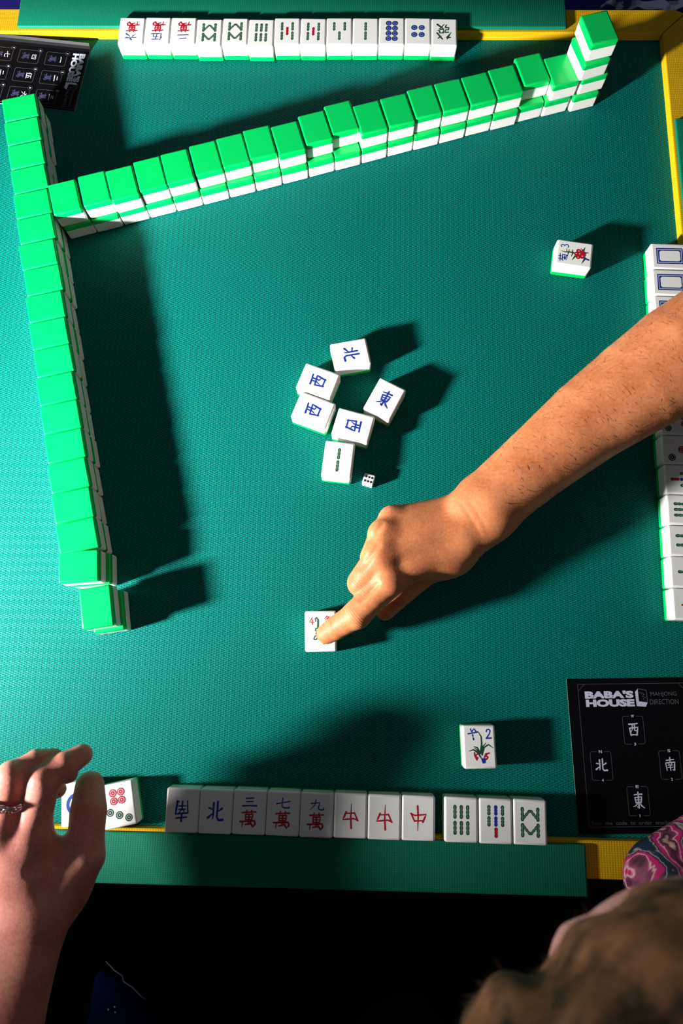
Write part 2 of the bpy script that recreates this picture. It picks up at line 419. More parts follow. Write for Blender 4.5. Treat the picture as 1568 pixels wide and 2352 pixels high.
G = {
 'one': [[(8,46,10),(50,54,7),(92,50,11)]],
 'two': [[(22,70,9),(75,76,8)],[(6,22,11),(94,28,10)]],
 'three': [[(25,84,9),(75,88,9)],[(28,54,8),(72,58,8)],[(4,16,11),(50,20,9),(96,20,12)]],
 'four': [[(15,80,7),(20,18,7)],[(15,80,7),(85,84,7),(78,18,7)],[(20,20,7),(78,20,7)],[(40,80,6),(34,45,5)],[(60,82,6),(62,48,6),(72,46,5)]],
 'five': [[(25,95,9),(5,50,4)],[(17,70,8),(17,3,8)],[(36,88,8),(92,92,8)],[(62,90,8),(50,10,8)],[(40,52,7),(82,56,7),(78,10,8)],[(28,8,9),(98,12,9)]],
 'six': [[(42,96,10),(55,78,12)],[(6,60,8),(50,66,6),(95,66,11)],[(38,46,10),(26,22,7),(8,4,3)],[(60,46,6),(74,26,9),(92,8,15)]],
 'seven': [[(5,46,9),(50,58,7),(94,70,8)],[(45,96,8),(42,25,8),(55,12,9),(88,12,10),(92,30,4)]],
 'nine': [[(42,96,8),(36,50,8),(6,6,3)],[(10,62,8),(66,72,8),(60,20,8),(75,8,10),(96,12,9),(96,34,4)]],
 'wan': [[(8,86,7),(92,92,7)],[(34,100,7),(32,78,6)],[(65,100,7),(66,80,6)],[(28,76,7),(30,46,7)],[(28,76,7),(74,78,7),(68,46,7)],[(30,61,6),(70,62,6)],
         [(30,47,6),(70,48,6)],[(50,78,8),(48,20,8)],[(-4,34,8),(86,40,8),(90,22,9),(74,4,5)],[(14,36,7),(10,4,4)],[(30,18,7),(62,24,7)],[(58,34,7),(72,12,9)]],
 'north': [[(36,92,10),(36,28,8),(32,14,4)],[(8,66,9),(34,60,5)],[(3,20,12),(36,42,4)],[(62,98,10),(60,24,9),(70,10,10),(98,12,12)],[(90,66,11),(64,50,4)]],
 'west': [[(12,92,11),(50,94,8),(86,97,9)],[(14,62,9),(24,4,8)],[(14,62,8),(88,68,10),(74,6,9)],[(20,10,8),(80,10,8)],[(40,88,8),(40,56,7),(28,34,4)],[(60,90,8),(58,44,8),(74,40,5)]],
 'east': [[(18,84,7),(50,88,7),(84,88,10)],[(22,68,9),(28,36,7)],[(22,68,7),(80,72,9),(72,38,9)],[(34,54,6),(64,55,6)],[(28,40,7),(72,41,7)],[(52,100,9),(52,50,9),(50,4,11),(36,16,4)],[(46,38,8),(24,20,7),(2,14,3)],[(56,38,5),(76,18,11),(98,6,5)]],
 'south': [[(18,82,7),(84,88,8)],[(52,102,10),(50,68,8)],[(12,62,8),(18,4,6)],[(12,62,7),(90,68,10),(82,4,10),(68,12,4)],[(36,56,6),(42,48,6)],[(64,58,6),(56,48,6)],[(30,44,6),(70,46,6)],[(28,28,6),(72,30,6)],[(50,46,8),(50,6,8)]],
 'centre': [[(2,70,7),(28,62,7),(98,68,8),(78,34,9)],[(4,70,8),(26,36,7)],[(26,38,7),(80,40,6)],[(44,104,9),(48,60,8),(46,-4,3)]],
 'fortune': [[(30,98,7),(10,60,5)],[(10,88,7),(36,90,7),(4,54,4)],[(62,100,7),(98,58,9)],[(90,94,7),(72,80,6)],[(22,52,7),(46,54,7),(42,36,6),(22,36,6),(20,20,7),(44,22,8),(36,2,6)],
             [(58,58,7),(54,36,4)],[(56,56,7),(80,58,7),(82,42,7),(94,40,4)],[(56,32,7),(84,34,7),(52,0,5)],[(60,26,6),(96,0,11)]],
 'winter': [[(45,98,9),(12,56,5)],[(36,84,8),(80,88,9),(18,38,5)],[(38,70,6),(94,40,12)],[(46,36,10),(60,26,10)],[(38,14,10),(56,2,10)]],
 'chrys': [[(4,82,8),(96,88,8)],[(32,100,8),(32,72,7)],[(68,100,8),(68,74,7)],[(24,68,7),(8,46,5)],[(18,60,8),(92,62,9),(86,4,10),(70,10,5)],[(26,38,7),(74,40,7)],[(50,56,8),(50,8,8)],[(44,34,7),(22,14,5)],[(54,34,6),(76,16,8)]],
 'orchid': [[(26,100,10),(40,70,8)],[(38,72,8),(64,102,8),(84,74,10)],[(0,56,12),(50,62,10),(98,70,12)],[(46,44,14),(48,32,9)],[(50,20,8),(54,4,15)]],
 '2': [[(22,72,13),(32,92,13),(58,96,13),(74,80,13),(64,52,12),(20,8,14)],[(18,6,16),(84,8,16)]],
 '3': [[(20,88,12),(50,97,12),(74,80,12),(62,58,11),(42,52,10)],[(46,53,10),(76,44,12),(78,18,12),(50,3,12),(20,12,12)]],
 '4': [[(62,98,11),(14,32,10),(92,32,11)],[(64,66,12),(64,0,13)]],
}
def glyph(key, x, y, wd, ht, out, weight=1.0):
    s = min(wd, ht) / 100.0 * 1.32
    for st in G[key]:
        ribbon([(x + (p[0] / 100 - .5) * wd, y + (p[1] / 100 - .5) * ht, p[2] * s * weight) for p in st], out)

# ------------------------------------------------------------------ mahjong tiles
TW, TLN, TH, TG = 29.7, 37.8, 21.5, 7.0
def tile_meshes(flip):
    res = []
    for part in ('face', 'back'):
        bm = box_bm(-TW / 2, TW / 2, -TLN / 2, TLN / 2, 0, TH, 2.0, 4)
        cut = TG
        if part == 'face':
            r = bmesh.ops.bisect_plane(bm, geom=bm.verts[:] + bm.edges[:] + bm.faces[:], plane_co=(0, 0, cut), plane_no=(0, 0, 1), clear_inner=True)
        else:
            r = bmesh.ops.bisect_plane(bm, geom=bm.verts[:] + bm.edges[:] + bm.faces[:], plane_co=(0, 0, cut), plane_no=(0, 0, 1), clear_outer=True)
        es = [e for e in r['geom_cut'] if isinstance(e, bmesh.types.BMEdge)]
        bmesh.ops.contextual_create(bm, geom=es)
        if flip:
            bmesh.ops.rotate(bm, cent=(0, 0, TH / 2), matrix=Matrix.Rotation(math.pi, 3, 'X'), verts=bm.verts)
        bmesh.ops.recalc_face_normals(bm, faces=bm.faces)
        big = [f for f in bm.faces if len(f.verts) > 6 or f.calc_area() > 120]
        me = bm_mesh('tile_' + part, bm, ['tile_white' if part == 'face' else 'tile_green'])
        sm = [p.area < 120e-6 and len(p.vertices) <= 6 for p in me.polygons]
        me.polygons.foreach_set('use_smooth', np.array(sm, dtype=bool))
        res.append(me)
    return res
UP = tile_meshes(False); DOWN = tile_meshes(True)

def bamboo(x, y, h, d, mid, ang=0.0, wd=3.0):
    c, s = math.cos(ang), math.sin(ang)
    def tr(u, v, ww): return (x + u * c - v * s, y + u * s + v * c, ww)
    hh = (h - wd) / 2
    ribbon([tr(0, -hh, wd), tr(0, -hh * .72, wd), tr(0, -hh * .36, wd * .72), tr(0, -hh * .12, wd), tr(0, hh * .12, wd), tr(0, hh * .36, wd * .72), tr(0, hh * .72, wd), tr(0, hh, wd)], d)
    ribbon([tr(0, -hh, wd * .26), tr(0, hh, wd * .26)], mid)

def bam_tile(spec, bl=11.0, wd=2.9):
    """spec: (x, y, angle, colour)"""
    p = Print(); lay = {}
    for col in ('ink_green', 'ink_blue', 'ink_red'):
        if any(s[3] == col for s in spec):
            lay[col] = (p.layer(col), p.layer({'ink_green': 'ink_pale_green', 'ink_blue': 'ink_blue', 'ink_red': 'ink_red'}[col]))
    for x, y, a, col in spec:
        L = bl if len(spec[0]) < 5 else spec[0][4]
        bamboo(x, y, L, lay[col][0], lay[col][1], a, wd)
    return p

def dot_tile(spec, r):
    p = Print()
    for col in sorted({s[2] for s in spec}):
        o, q, o2, q2 = p.layer(col), p.layer('ink_pale'), p.layer(col), p.layer('ink_pale')
        for x, y, c in spec:
            if c == col:
                disc(x, y, r, o, 20); disc(x, y, r * .70, q, 20); disc(x, y, r * .56, o2, 20); disc(x, y, r * .18, q2, 10)
    return p

def solid_dot_tile(spec, r):
    p = Print()
    o, o2 = p.layer('ink_dark_teal'), p.layer('ink_blue')
    q = p.layer('ink_pale'); o3 = p.layer('ink_blue')
    for x, y, c in spec:
        disc(x, y, r, o, 20); disc(x, y, r * .84, o2, 20); disc(x, y, r * .52, q, 16); disc(x, y, r * .44, o3, 16)
    return p

def design(kind):
    g = 'ink_green'; bl = 'ink_blue'; rd = 'ink_red'
    if kind in ('six_wan', 'five_wan', 'two_wan', 'three_wan', 'seven_wan', 'nine_wan'):
        p = Print(); glyph(kind.split('_')[0], 0, 8.4, 13.5, 9.5, p.layer(bl)); glyph('wan', 0, -5.6, 14.5, 14.5, p.layer(rd))
        return p
    if kind == 'bam8':
        s = []
        for sg in (1, -1):
            s += [(-6.8, sg * 6.6, 0, g), (6.8, sg * 6.6, 0, g)]
        p = bam_tile(s, 12.0)
        d, m = p.layers[0][1], p.layers[1][1]
        for sg in (1, -1):
            for sx in (1, -1):
                bamboo(sx * 3.1, sg * 6.6, 10.0, d, m, sx * sg * 0.72, 2.4)
        return p
    if kind == 'bam6': return bam_tile([(x, y, 0, g) for x in (-5.6, 0, 5.6) for y in (6.6, -6.6)], 11.8)
    if kind == 'bam5': return bam_tile([(-6, 6.4, 0, g), (6, 6.4, 0, g), (-6, -6.4, 0, g), (6, -6.4, 0, g), (0, 0, 0, rd)], 11.6)
    if kind == 'bam3': return bam_tile([(0, 6.4, 0, g), (-6, -6.4, 0, g), (6, -6.4, 0, g)], 11.8)
    if kind == 'bam2': return bam_tile([(0, 6.2, 0, g), (0, -6.4, 0, g)], 11.8)
    if kind == 'bam4': return bam_tile([(x, y, 0, g) for x in (-4.5, 4.5) for y in (6.4, -6.4)], 11.8)
    if kind == 'bam7': return bam_tile([(0, 9.4, 0, rd)] + [(x, y, 0, bl if x == 0 else g) for x in (-6, 0, 6) for y in (0.2, -9.0)], 8.8)
    if kind == 'dot8': return solid_dot_tile([(x, y, bl) for x in (-3.6, 3.6) for y in (-10.5, -3.5, 3.5, 10.5)], 3.4)
    if kind == 'dot4': return solid_dot_tile([(x, y, bl) for x in (-4.2, 4.2) for y in (-4.8, 4.8)], 3.5)
    if kind == 'dot1': return dot_tile([(0, 0, bl)], 10)
    if kind == 'dot3': return dot_tile([(-8, 10, 'ink_black'), (0, 0, rd), (8, -10, 'ink_black')], 3.6)
    if kind == 'dot7': return dot_tile([(-3.6, -4, rd), (3.6, -4, rd), (-3.6, -11, rd), (3.6, -11, rd), (-8, 12, g), (0, 8.5, g), (8, 5, g)], 3.4)
    if kind == 'white':
        p = Print(); d = p.layer(bl); m = p.layer('ink_pale')
        for w2, h2, ww, out in ((8.6, 13.2, 1.1, d), (6.6, 11.2, 1.0, d), (7.6, 12.2, 0.5, m)):
            c = [(-w2, -h2), (w2, -h2), (w2, h2), (-w2, h2)]
            for i in range(4):
                a, b2 = c[i], c[(i + 1) % 4]
                ribbon([(a[0], a[1], ww), (b2[0], b2[1], ww)], out)
        for sx in (-1, 1):
            for sy in (-1, 1):
                poly([(sx * 6.6, sy * 11.2), (sx * 6.6, sy * 8.6), (sx * 4.0, sy * 11.2)], d)
        return p
    if kind == 'red': p = Print(); glyph('centre', 0, 0, 14, 19, p.layer(rd)); return p
    if kind == 'green': p = Print(); glyph('fortune', 0, 0, 17, 20, p.layer(g)); return p
    if kind in ('north', 'west', 'east', 'south'):
        p = Print(); glyph(kind, 0, 0, 14, 17.5 if kind != 'west' else 15.5, p.layer(bl), 1.05); return p
    if kind == 'season4':
        p = Print(); r_ = p.layer(rd); glyph('4', -8.4, 9.5, 5.5, 6.5, r_); glyph('winter', 6.5, 10.5, 7, 7, r_)
        d, m, b_ = p.layer(g), p.layer('ink_pale_green'), p.layer(bl)
        st = [(-4.5, 9, 1.0), (-5, 11.5, 1.1), (-3.6, 12.6, 1.2), (-2.2, 10, 1.7), (-2.4, 5, 1.9), (-2.6, 2.5, 1.7), (-4.8, 2.2, 1.0), (-5, .4, 1.0), (-3, 0, 1.0)]
        ribbon(st, d); ribbon([(x, y, ww * .3) for x, y, ww in st], m)
        ribbon([(-2.8, -3.5, 1.0), (-5.4, -4.8, 1.0), (-6.6, -7.5, 1.0), (-4.4, -8, 1.0), (-3, -6.0, 1.2), (0, -8.8, 1.4), (2.6, -11, 1.6)], d)
        ribbon([(0.4, -9.2, 1.8), (3.2, -11.4, 2.2)], b_); ribbon([(-4, -1, 1.0), (-4.4, -2.6, 1.0), (-2.6, -4, 1.2)], r_)
        return p
    if kind == 'flower2':
        p = Print(); b_ = p.layer(bl); glyph('2', 8.6, 11.2, 6.6, 8.8, b_); glyph('orchid', -5.4, 11, 8.5, 9.5, b_)
        d = p.layer(g)
        for st in ([(-.8, 13.5, .4), (1.8, 9, 1.1), (2, 3, 1.4), (.6, -5, 1.6)], [(6, 3.4, .4), (3, .5, 1.2), (1.6, -6, 1.4)], [(11.8, -1, .4), (8, 2, 1.2), (4, -.5, 1.3), (1.8, -7, 1.2)],
                   [(-5.4, .5, .4), (-2.2, -.6, 1.2), (.2, -5.5, 1.3)], [(-5, -.6, .3), (-2.6, -2.6, 1.0), (0, -6, 1.2)], [(-9.8, -3.4, .4), (-5.6, -2.3, 1.3), (-2, -5, 1.3), (.6, -9, 1.2)]):
            ribbon(st, d)
        r_ = p.layer(rd)
        for st in ([(-5, -5, 1.3), (-4.6, -8, 1.5), (-2.2, -9.6, 1.4)], [(-4.4, -8, 1.2), (-3.2, -11, 1.5)], [(-2.6, -6, 1.0), (-4.6, -8.2, 1.2)], [(8.2, -5.4, 1.2), (5.4, -6.2, 2.0), (3.8, -8.8, 1.3)], [(4.6, -7, 1.2), (6.8, -9, 1.3), (5.4, -10.8, 1.3)]):
            ribbon(st, r_)
        b2_ = p.layer(bl); poly([(.6, -9.6), (4.6, -9.6), (4.8, -11.5), (4.2, -14), (2, -14.2), (1.2, -12)], b2_)
        return p
    if kind == 'flower3':
        p = Print(); b_ = p.layer(bl); glyph('3', 7.6, 10.6, 5.6, 8.6, b_); glyph('chrys', -6.4, 11, 8.5, 9.5, b_)
        d = p.layer(g)
        for st in ([(1.2, 13.5, .4), (.4, 10, 1.0), (1, 4, 1.4), (.2, -2, 1.4)], [(1, 8, .8), (4.4, 8.6, .4)], [(.6, 6, 1.2), (4.2, 5.8, .4)], [(.6, 6.4, 1.2), (-2.6, 6.6, .4)], [(.6, 2, 1.6), (4.2, 2.4, .4)], [(.6, 1.6, 1.6), (-4, 3, .4)],
                   [(-3, -1, 2), (-8, 1.8, .4)], [(5, -9, 2), (8.6, -10.4, .4)], [(2, -11, 2), (3, -14.8, .4)], [(-5, -11, 2.2), (-10.5, -8.6, .4)], [(3, -10, 1.5), (7, -6, .3)]):
            ribbon(st, d)
        r_ = p.layer(rd)
        for x, y, r in ((0, -5, 4.2), (3.6, -4, 2.4), (-3.6, -4.2, 2.4), (2.6, -8, 2.4), (-2.4, -8.4, 2.6), (0, -1.8, 2.2), (-.5, -10, 2)): disc(x, y, r, r_, 12)
        k = p.layer('ink_pale')
        for x, y in ((3.6, -4.2), (-3.8, -4.2), (.2, -1.8), (.4, -5.4), (-2, -8.4)): disc(x, y, .7, k, 8)
        b2_ = p.layer(bl); ribbon([(-3, -10, 1.4), (-5, -13, 1.6), (-5.6, -15.4, 1.4)], b2_)
        return p
DES = {}
def tile(x, y, a, z=0.0, kind=None, label='', group=None):
    r = empty('mahjong_tile', (x, y, z), a)
    up = kind is not None
    f = link('face_block', (UP if up else DOWN)[0], r)
    b = link('back_layer', (UP if up else DOWN)[1], r)
    if up and kind != 'blank':
        if kind not in DES: DES[kind] = design(kind).build('markings', TH + 0.06)
        link('markings', DES[kind], r)
    tag(r, label, 'mahjong tile', group)
    return r

ORD = ['first', 'second', 'third', 'fourth', 'fifth', 'sixth', 'seventh', 'eighth', 'ninth', 'tenth', 'eleventh', 'twelfth', 'thirteenth',
       'fourteenth', 'fifteenth', 'sixteenth', 'seventeenth', 'eighteenth', 'nineteenth', 'twentieth']
rnd = random.Random(7)
H = math.pi / 2
# --- far row, seen upside down
NAMES = {'six_wan': 'six of characters', 'five_wan': 'five of characters', 'two_wan': 'two of characters', 'three_wan': 'three of characters', 'seven_wan': 'seven of characters',
         'nine_wan': 'nine of characters', 'bam8': 'eight of bamboo', 'bam6': 'six of bamboo', 'bam5': 'five of bamboo', 'bam3': 'three of bamboo', 'bam2': 'two of bamboo', 'bam4': 'four of bamboo',
         'bam7': 'seven of bamboo', 'dot8': 'blue eight of dots', 'dot4': 'blue four of dots', 'dot7': 'seven of dots', 'dot3': 'three of dots', 'green': 'green dragon', 'north': 'blue north wind', 'south': 'blue south wind',
         'red': 'red dragon', 'white': 'blue-framed white dragon', 'blank': 'blank-looking'}
top = ['six_wan', 'five_wan', 'two_wan', 'bam8', 'bam8', 'bam6', 'bam5', 'bam5', 'bam3', 'bam2', 'dot8', 'dot4', 'green']
tx, ty, ta = -268.2, 694.6, -0.023
for i, k in enumerate(top):
    u = 29.82 * (i + .5); v = 19.0 + rnd.uniform(-.7, .7) + (-1.6 if i in (3, 5) else 0)
    x = tx + u * math.cos(ta) - v * math.sin(ta); y = ty + u * math.sin(ta) + v * math.cos(ta)
    tile(x, y, ta + math.pi + rnd.uniform(-.012, .012), 0, k, f'face-up {NAMES[k]} tile, {ORD[i]} from the left in the far row', 'far row of face-up tiles')
# --- near row and the set of three beside it
bot = [('south', 1), ('north', 0), ('three_wan', 0), ('seven_wan', 0), ('nine_wan', 0), ('red', 1), ('red', 1), ('red', 0)]
bx, by, ba = -169.7, -144.0, -0.029
for i, (k, inv) in enumerate(bot):
    u = 30.05 * (i + .5); v = 19.0 + rnd.uniform(-.4, .4)
    x = bx + u * math.cos(ba) - v * math.sin(ba); y = by + u * math.sin(ba) + v * math.cos(ba)
    tile(x, y, ba + rnd.uniform(-.01, .01) + inv * math.pi, 0, k, f'face-up {"upside-down " if inv else ""}{NAMES[k]} tile, {ORD[i]} from the left in the near row of eight', 'near row of eight face-up tiles')
for i, (k, inv, x, y, a) in enumerate([('bam6', 0, 93.9, -132.8, -.030), ('bam7', 1, 124.2, -133.8, -.031), ('bam8', 0, 154.4, -134.6, -.036)]):
    tile(x, y, a + inv * math.pi, 0, k, f'face-up {NAMES[k]} tile in the near group of three, {["left", "middle", "right"][i]} one', 'near group of three bamboo tiles')
tile(-248.5, -120.8, .08, 0, 'dot1', 'face-up tile with one large blue dot, half hidden by the thumb of the ringed hand')
tile(-211.5, -121.5, .20 + math.pi, 0, 'dot7', 'face-up seven of dots tile with red and green dots, beside the ringed hand')
# --- right-hand column
col = ['white', 'white', 'white', 'bam5', 'bam6', 'bam3', 'dot7', 'dot3', 'bam7', 'bam6', 'bam4', 'bam2', 'red']
rx, ry, ra = 312.3, 434.5, -0.039
for i, k in enumerate(col):
    v = -30.2 * (i + .5); u = 19.0 + rnd.uniform(-.5, .5)
    x = rx + u * math.cos(ra) - v * math.sin(ra); y = ry + u * math.sin(ra) + v * math.cos(ra)
    if i in (3, 4, 5): lab = f'face-up tile under the reaching forearm, {ORD[i]} from the top of the right column'
    else: lab = f'face-up {NAMES[k]} tile, {ORD[i]} from the top of the right column'
    tile(x, y, ra + H + rnd.uniform(-.012, .012), 0, k, lab, 'right column of face-up tiles')
# --- single tiles and the discards in the middle
tile(-31.5, 32.2, .019, 0, 'season4', 'face-up tile with red four and green stalk, pressed by the pointing index finger')
tile(112.6, -71.2, .018, 0, 'flower2', 'face-up flower tile with blue two and orchid, alone near the black card')
tile(232.2, 422.7, 1.408, 0, 'flower3', 'face-up flower tile with blue three and red blossom, alone at upper right')
DG = 'loose discards in the middle of the mat'
tile(-2.7, 311.6, -1.381, 0, 'north', 'face-up blue north wind tile, topmost of the loose discards', DG)
tile(-35.6, 282.0, 1.203, 0, 'west', 'upper of the two west wind tiles side by side at the left of the discards', DG)
tile(-40.2, 251.0, 1.199, 0, 'west', 'lower of the two west wind tiles at the left of the discards', DG)
tile(-0.2, 234.6, -1.85, 0, 'west', 'face-up west wind tile turned the other way, right of the two matching ones', DG)
tile(31.6, 262.4, -.494, 0, 'east', 'face-up east wind tile at the right of the discards', DG)
tile(-15.2, 199.0, -.124, 0, 'bam2', 'face-up two of bamboo tile, lowest of the loose discards', DG)

# --- long diagonal wall, face down, two layers
wx, wy, wa = -310.6, 459.2, 0.267
upy = [1.5, 2.8, 1.3, 3.8, 4.5, 6.2, 7.1, 8.6, 5.2, 9.9, 14.3, 5.7, 6.2, 8.4, 8.0, 7.8, 8.6, 15.3, 6.0]
upx = [-1.2, 31, 60.6, 91.3, 121, 152.6, 182.3, 212, 242.4, 273.6, 303.7, 333.4, 363.8, 394.6, 425, 455.4, 486, 518.4, 548.6]
def wloc(u, v): return (wx + u * math.cos(wa) - v * math.sin(wa), wy + u * math.sin(wa) + v * math.cos(wa))
WG = 'face-down tiles of the diagonal wall'
for i in range(20):
    lo = 30.27 * i + (2.0 if i == 19 else 0); vy = 0.28 * i + (1.5 if i == 17 else 0) + rnd.uniform(-.5, .5) - (2.5 if i == 19 else 0)
    x, y = wloc(lo + 15.1, vy + 19)
    lbl = 'bottom tile of the four-high stack at the right end of the diagonal wall' if i == 19 else f'green-backed tile in the lower layer of the diagonal wall, {ORD[i]} from its left end'
    tile(x, y, wa + rnd.uniform(-.008, .012), 0, None, lbl, WG)
for i in range(19):
    x, y = wloc(upx[i] + 15.0, upy[i] - 1.0 + 19)
    tile(x, y, wa + rnd.uniform(-.012, .012), TH, None, f'green-backed tile in the upper layer of the diagonal wall, {ORD[i]} from its left end', WG)
for j, (u, v, da) in enumerate([(580.5, 4.5, .01), (574.8, 3.6, .03), (577.0, 6.2, -.02)]):
    x, y = wloc(u + 15, v + 19)
    tile(x, y, wa + da, TH * (j + 1), None, f'{["second", "third", "topmost"][j]} tile{" up" if j < 2 else ""} of the four-high stack at the right end of the diagonal wall', WG)

# --- left wall, face down, two layers, slightly shingled
LG = 'face-down tiles of the left wall'
e0 = np.array((-346.3, 611.5)); e1 = np.array((-239.6, 109.0)); step = (e1 - e0) / 17.0
sa = 0.238
for i in range(17):
    for j in range(2):
        mid = e0 + step * (i + .5)
        sl = rnd.uniform(-.9, .9) + (0.6 if j == 0 else -0.6)
        x = mid[0] - (19 + sl) * math.cos(sa); y = mid[1] - (19 + sl) * math.sin(sa)
        tile(x, y, sa + H + rnd.uniform(-.012, .012), TH * j, None,
             f'green-backed tile in the {["lower", "upper"][j]} layer of the left wall, {ORD[i]} from its far end', LG)
tile(-252.8, 90.6, H + .085, 0, None, 'lower green-backed tile second from the near end of the left wall, slightly askew', LG)
tile(-256.4, 90.8, H + .075, TH, None, 'upper green-backed tile second from the near end of the left wall, slightly askew', LG)
tile(-233.6, 50.6, .150, 0, None, 'lower tile turned lengthwise at the near end of the left wall', LG)
tile(-237.0, 53.2, .165, TH, None, 'upper tile turned lengthwise at the near end of the left wall', LG)

# ------------------------------------------------------------------ the die
die = empty('die', (15.0, 181.9, 0.0), -0.30)
tag(die, 'small white die showing six black pips beside the discards', 'die')
link('cube', bm_mesh('cube', box_bm(-5.6, 5.6, -5.6, 5.6, 0, 11.2, 1.3, 3), ['die_white'], False), die)
p = Print(); o = p.layer('ink_black')
for x in (-3, 0, 3):
    for y in (-2.3, 2.1): disc(x, y, 1.25, o, 12)
link('pips', p.build('pips', 11.25), die)
p = Print(); o = p.layer('ink_black'); disc(-2.2, -1.5, 1.1, o, 12); disc(2.2, 1.5, 1.1, o, 12)
me = p.build('pips', 0); link('pips', me, die, (0, -5.65, 5.6), (H, 0, 0))

# ------------------------------------------------------------------ printed cards
def text_mesh(s, bold=0.0):
    cu = bpy.data.curves.new('lettering', 'FONT'); cu.body = s; cu.size = 1.0; cu.offset = bold; cu.resolution_u = 3
    ob = bpy.data.objects.new('lettering', cu); C.objects.link(ob)
    dg = bpy.context.evaluated_depsgraph_get(); dg.update()
    me = bpy.data.meshes.new_from_object(ob.evaluated_get(dg))
    bpy.data.objects.remove(ob); bpy.data.curves.remove(cu)
    V = np.zeros(len(me.vertices) * 3); me.vertices.foreach_get('co', V); V = V.reshape(-1, 3)
    F = [tuple(q.vertices) for q in me.polygons]
    bpy.data.meshes.remove(me)
    return V, F
def letter(s, x0, x1, y0, y1, out, bold=0.0, keep=False):
    """lettering fitted to a box (mm)"""
    V, F = text_mesh(s, bold)
    mn, mx = V.min(0), V.max(0)
    sx = (x1 - x0) / (mx[0] - mn[0]); sy = (y1 - y0) / (mx[1] - mn[1])
    if keep: sx = sy
    b = len(out[0])
    out[0].extend((x0 + (v[0] - mn[0]) * sx, y0 + (v[1] - mn[1]) * sy, 0) for v in V)
    out[1].extend(tuple(b + i for i in f) for f in F)
def line(pts, wd, out):
    for a, b in zip(pts[:-1], pts[1:]): ribbon([(*a, wd), (*b, wd)], out, False)
def frame(x, y, wd, ht, th, out, cham=1.2):
    a, b = wd / 2, ht / 2
    line([(x - a + cham, y - b), (x + a - cham, y - b), (x + a, y - b + cham), (x + a, y + b - cham), (x + a - cham, y + b), (x - a + cham, y + b), (x - a, y + b - cham), (x - a, y - b + cham), (x - a + cham, y - b)], th, out)
def tile_icon(x, y, s, pw, pg):
    poly([(x - 3.2 * s, y + 3 * s), (x - 1.6 * s, y + 4.6 * s), (x - 1.6 * s, y - 2 * s), (x - 3 * s, y - 4.4 * s)], pw)
    poly([(x - 3 * s, y - 4.4 * s), (x - 1.6 * s, y - 2 * s), (x + 3 * s, y - 2.6 * s), (x + 1.8 * s, y - 4.8 * s)], pw)
    line([(x - 1.6 * s, y + 4.6 * s), (x + 2.8 * s, y + 3.8 * s), (x + 3 * s, y - 2.6 * s)], .35 * s, pg)
    for dx, dy in ((-.6, 2.6), (.4, 2.2), (1.4, 1.6), (.8, .6), (1.8, 0), (1.0, -.8)): disc(x + dx * s, y + dy * s, .35 * s, pg, 8)

def card_body(curl, drawn_=lambda x: x, wd=108.0, x0=None):
    """108 x 137 mm sheet, gently bent: curl(x, y) gives its lift in mm"""
    V, F, mi = [], [], []
    x0 = -wd / 2 if x0 is None else x0
    nx, ny = 30, 22
    for top_ in (0, 1):
        for j in range(ny + 1):
            for i in range(nx + 1):
                x = x0 + wd * i / nx; y = -68.5 + 137 * j / ny
                V.append((drawn_(x), y, curl(x, y) + (0.6 if top_ else 0.0)))
    n = (nx + 1) * (ny + 1)
    for j in range(ny):
        for i in range(nx):
            a = j * (nx + 1) + i
            F.append((a, a + nx + 1, a + nx + 2, a + 1)); mi.append(0)
            F.append((n + a, n + a + 1, n + a + nx + 2, n + a + nx + 1)); mi.append(0)
    rim = [i for i in range(nx + 1)] + [j * (nx + 1) + nx for j in range(1, ny + 1)] + [ny * (nx + 1) + i for i in range(nx - 1, -1, -1)] + [j * (nx + 1) for j in range(ny - 1, 0, -1)]
    for a, b in zip(rim, rim[1:] + rim[:1]): F.append((a, b, n + b, n + a)); mi.append(1)
    return mesh_from('sheet', V, F, ['card_black', 'card_edge'], mi)
def lift(me, curl):
    for v in me.vertices:
        x = v.co.x / MM; v.co.z += curl(x, v.co.y / MM) * MM; v.co.x = drawn(x) * MM

# direction card (near right)
cb = empty('direction_card', (261.0, -79.5, 0.1), 0.014)
tag(cb, 'black printed wind direction card lying on the mat at lower right', 'card')
flat = lambda x, y: 0.0
link('sheet', card_body(flat, wd=119.0), cb)
p = Print(); gw, gg = p.layer('print_white'), p.layer('print_grey')
def bxy(a, b): return (a, b)
(ax0, ay1), (ax1, ay0) = (-43.5, 56.9), (1.1, 50.0)
letter("BABA'S", ax0, ax0 + 45.5, ay0 + .2, ay1 + .2, gw, 0.06)
letter('HOUSE', ax0 + .4, ax0 + 45.9, ay0 - 7.4, ay0 - .6, gw, 0.06)
ix, iy = (9.3, 50.6); tile_icon(ix, iy, 1.75, gw, gg)
m0x, m0y = (17.8, 50.9); letter('MAHJONG', m0x, m0x + 24.5, m0y, m0y + 4.6, gg)
m1x, m1y = (16.7, 44.2); letter('DIRECTION', m1x, m1x + 26.5, m1y, m1y + 4.6, gg)
for (qx, qy), ch, a, b in (((-1.0, 21.4), 'west', 'W', '3'), ((-33.7, -9.8), 'north', 'N', '4'), ((29.3, -9.8), 'south', 'S', '2'), ((-3.0, -40.7), 'east', 'E', '1')):
    frame(qx, qy, 19, 25, .35, gg)
    glyph(ch, qx, qy + .4, 10.5, 11.5 if ch != 'east' else 14.5, gw, .95)
    bl_ = p.layer('card_black'); disc(qx, qy + 12.5, 3.0, bl_, 18); disc(qx, qy - 12.5, 3.0, bl_, 18)
    g2 = p.layer('print_white')
    letter(a, qx - 1.4, qx + 1.4, qy + 11.2, qy + 13.8, g2, 0.02); letter(b, qx - (.3 if b == '1' else .9), qx + (.3 if b == '1' else .9), qy - 13.7, qy - 11.3, g2, 0.02)
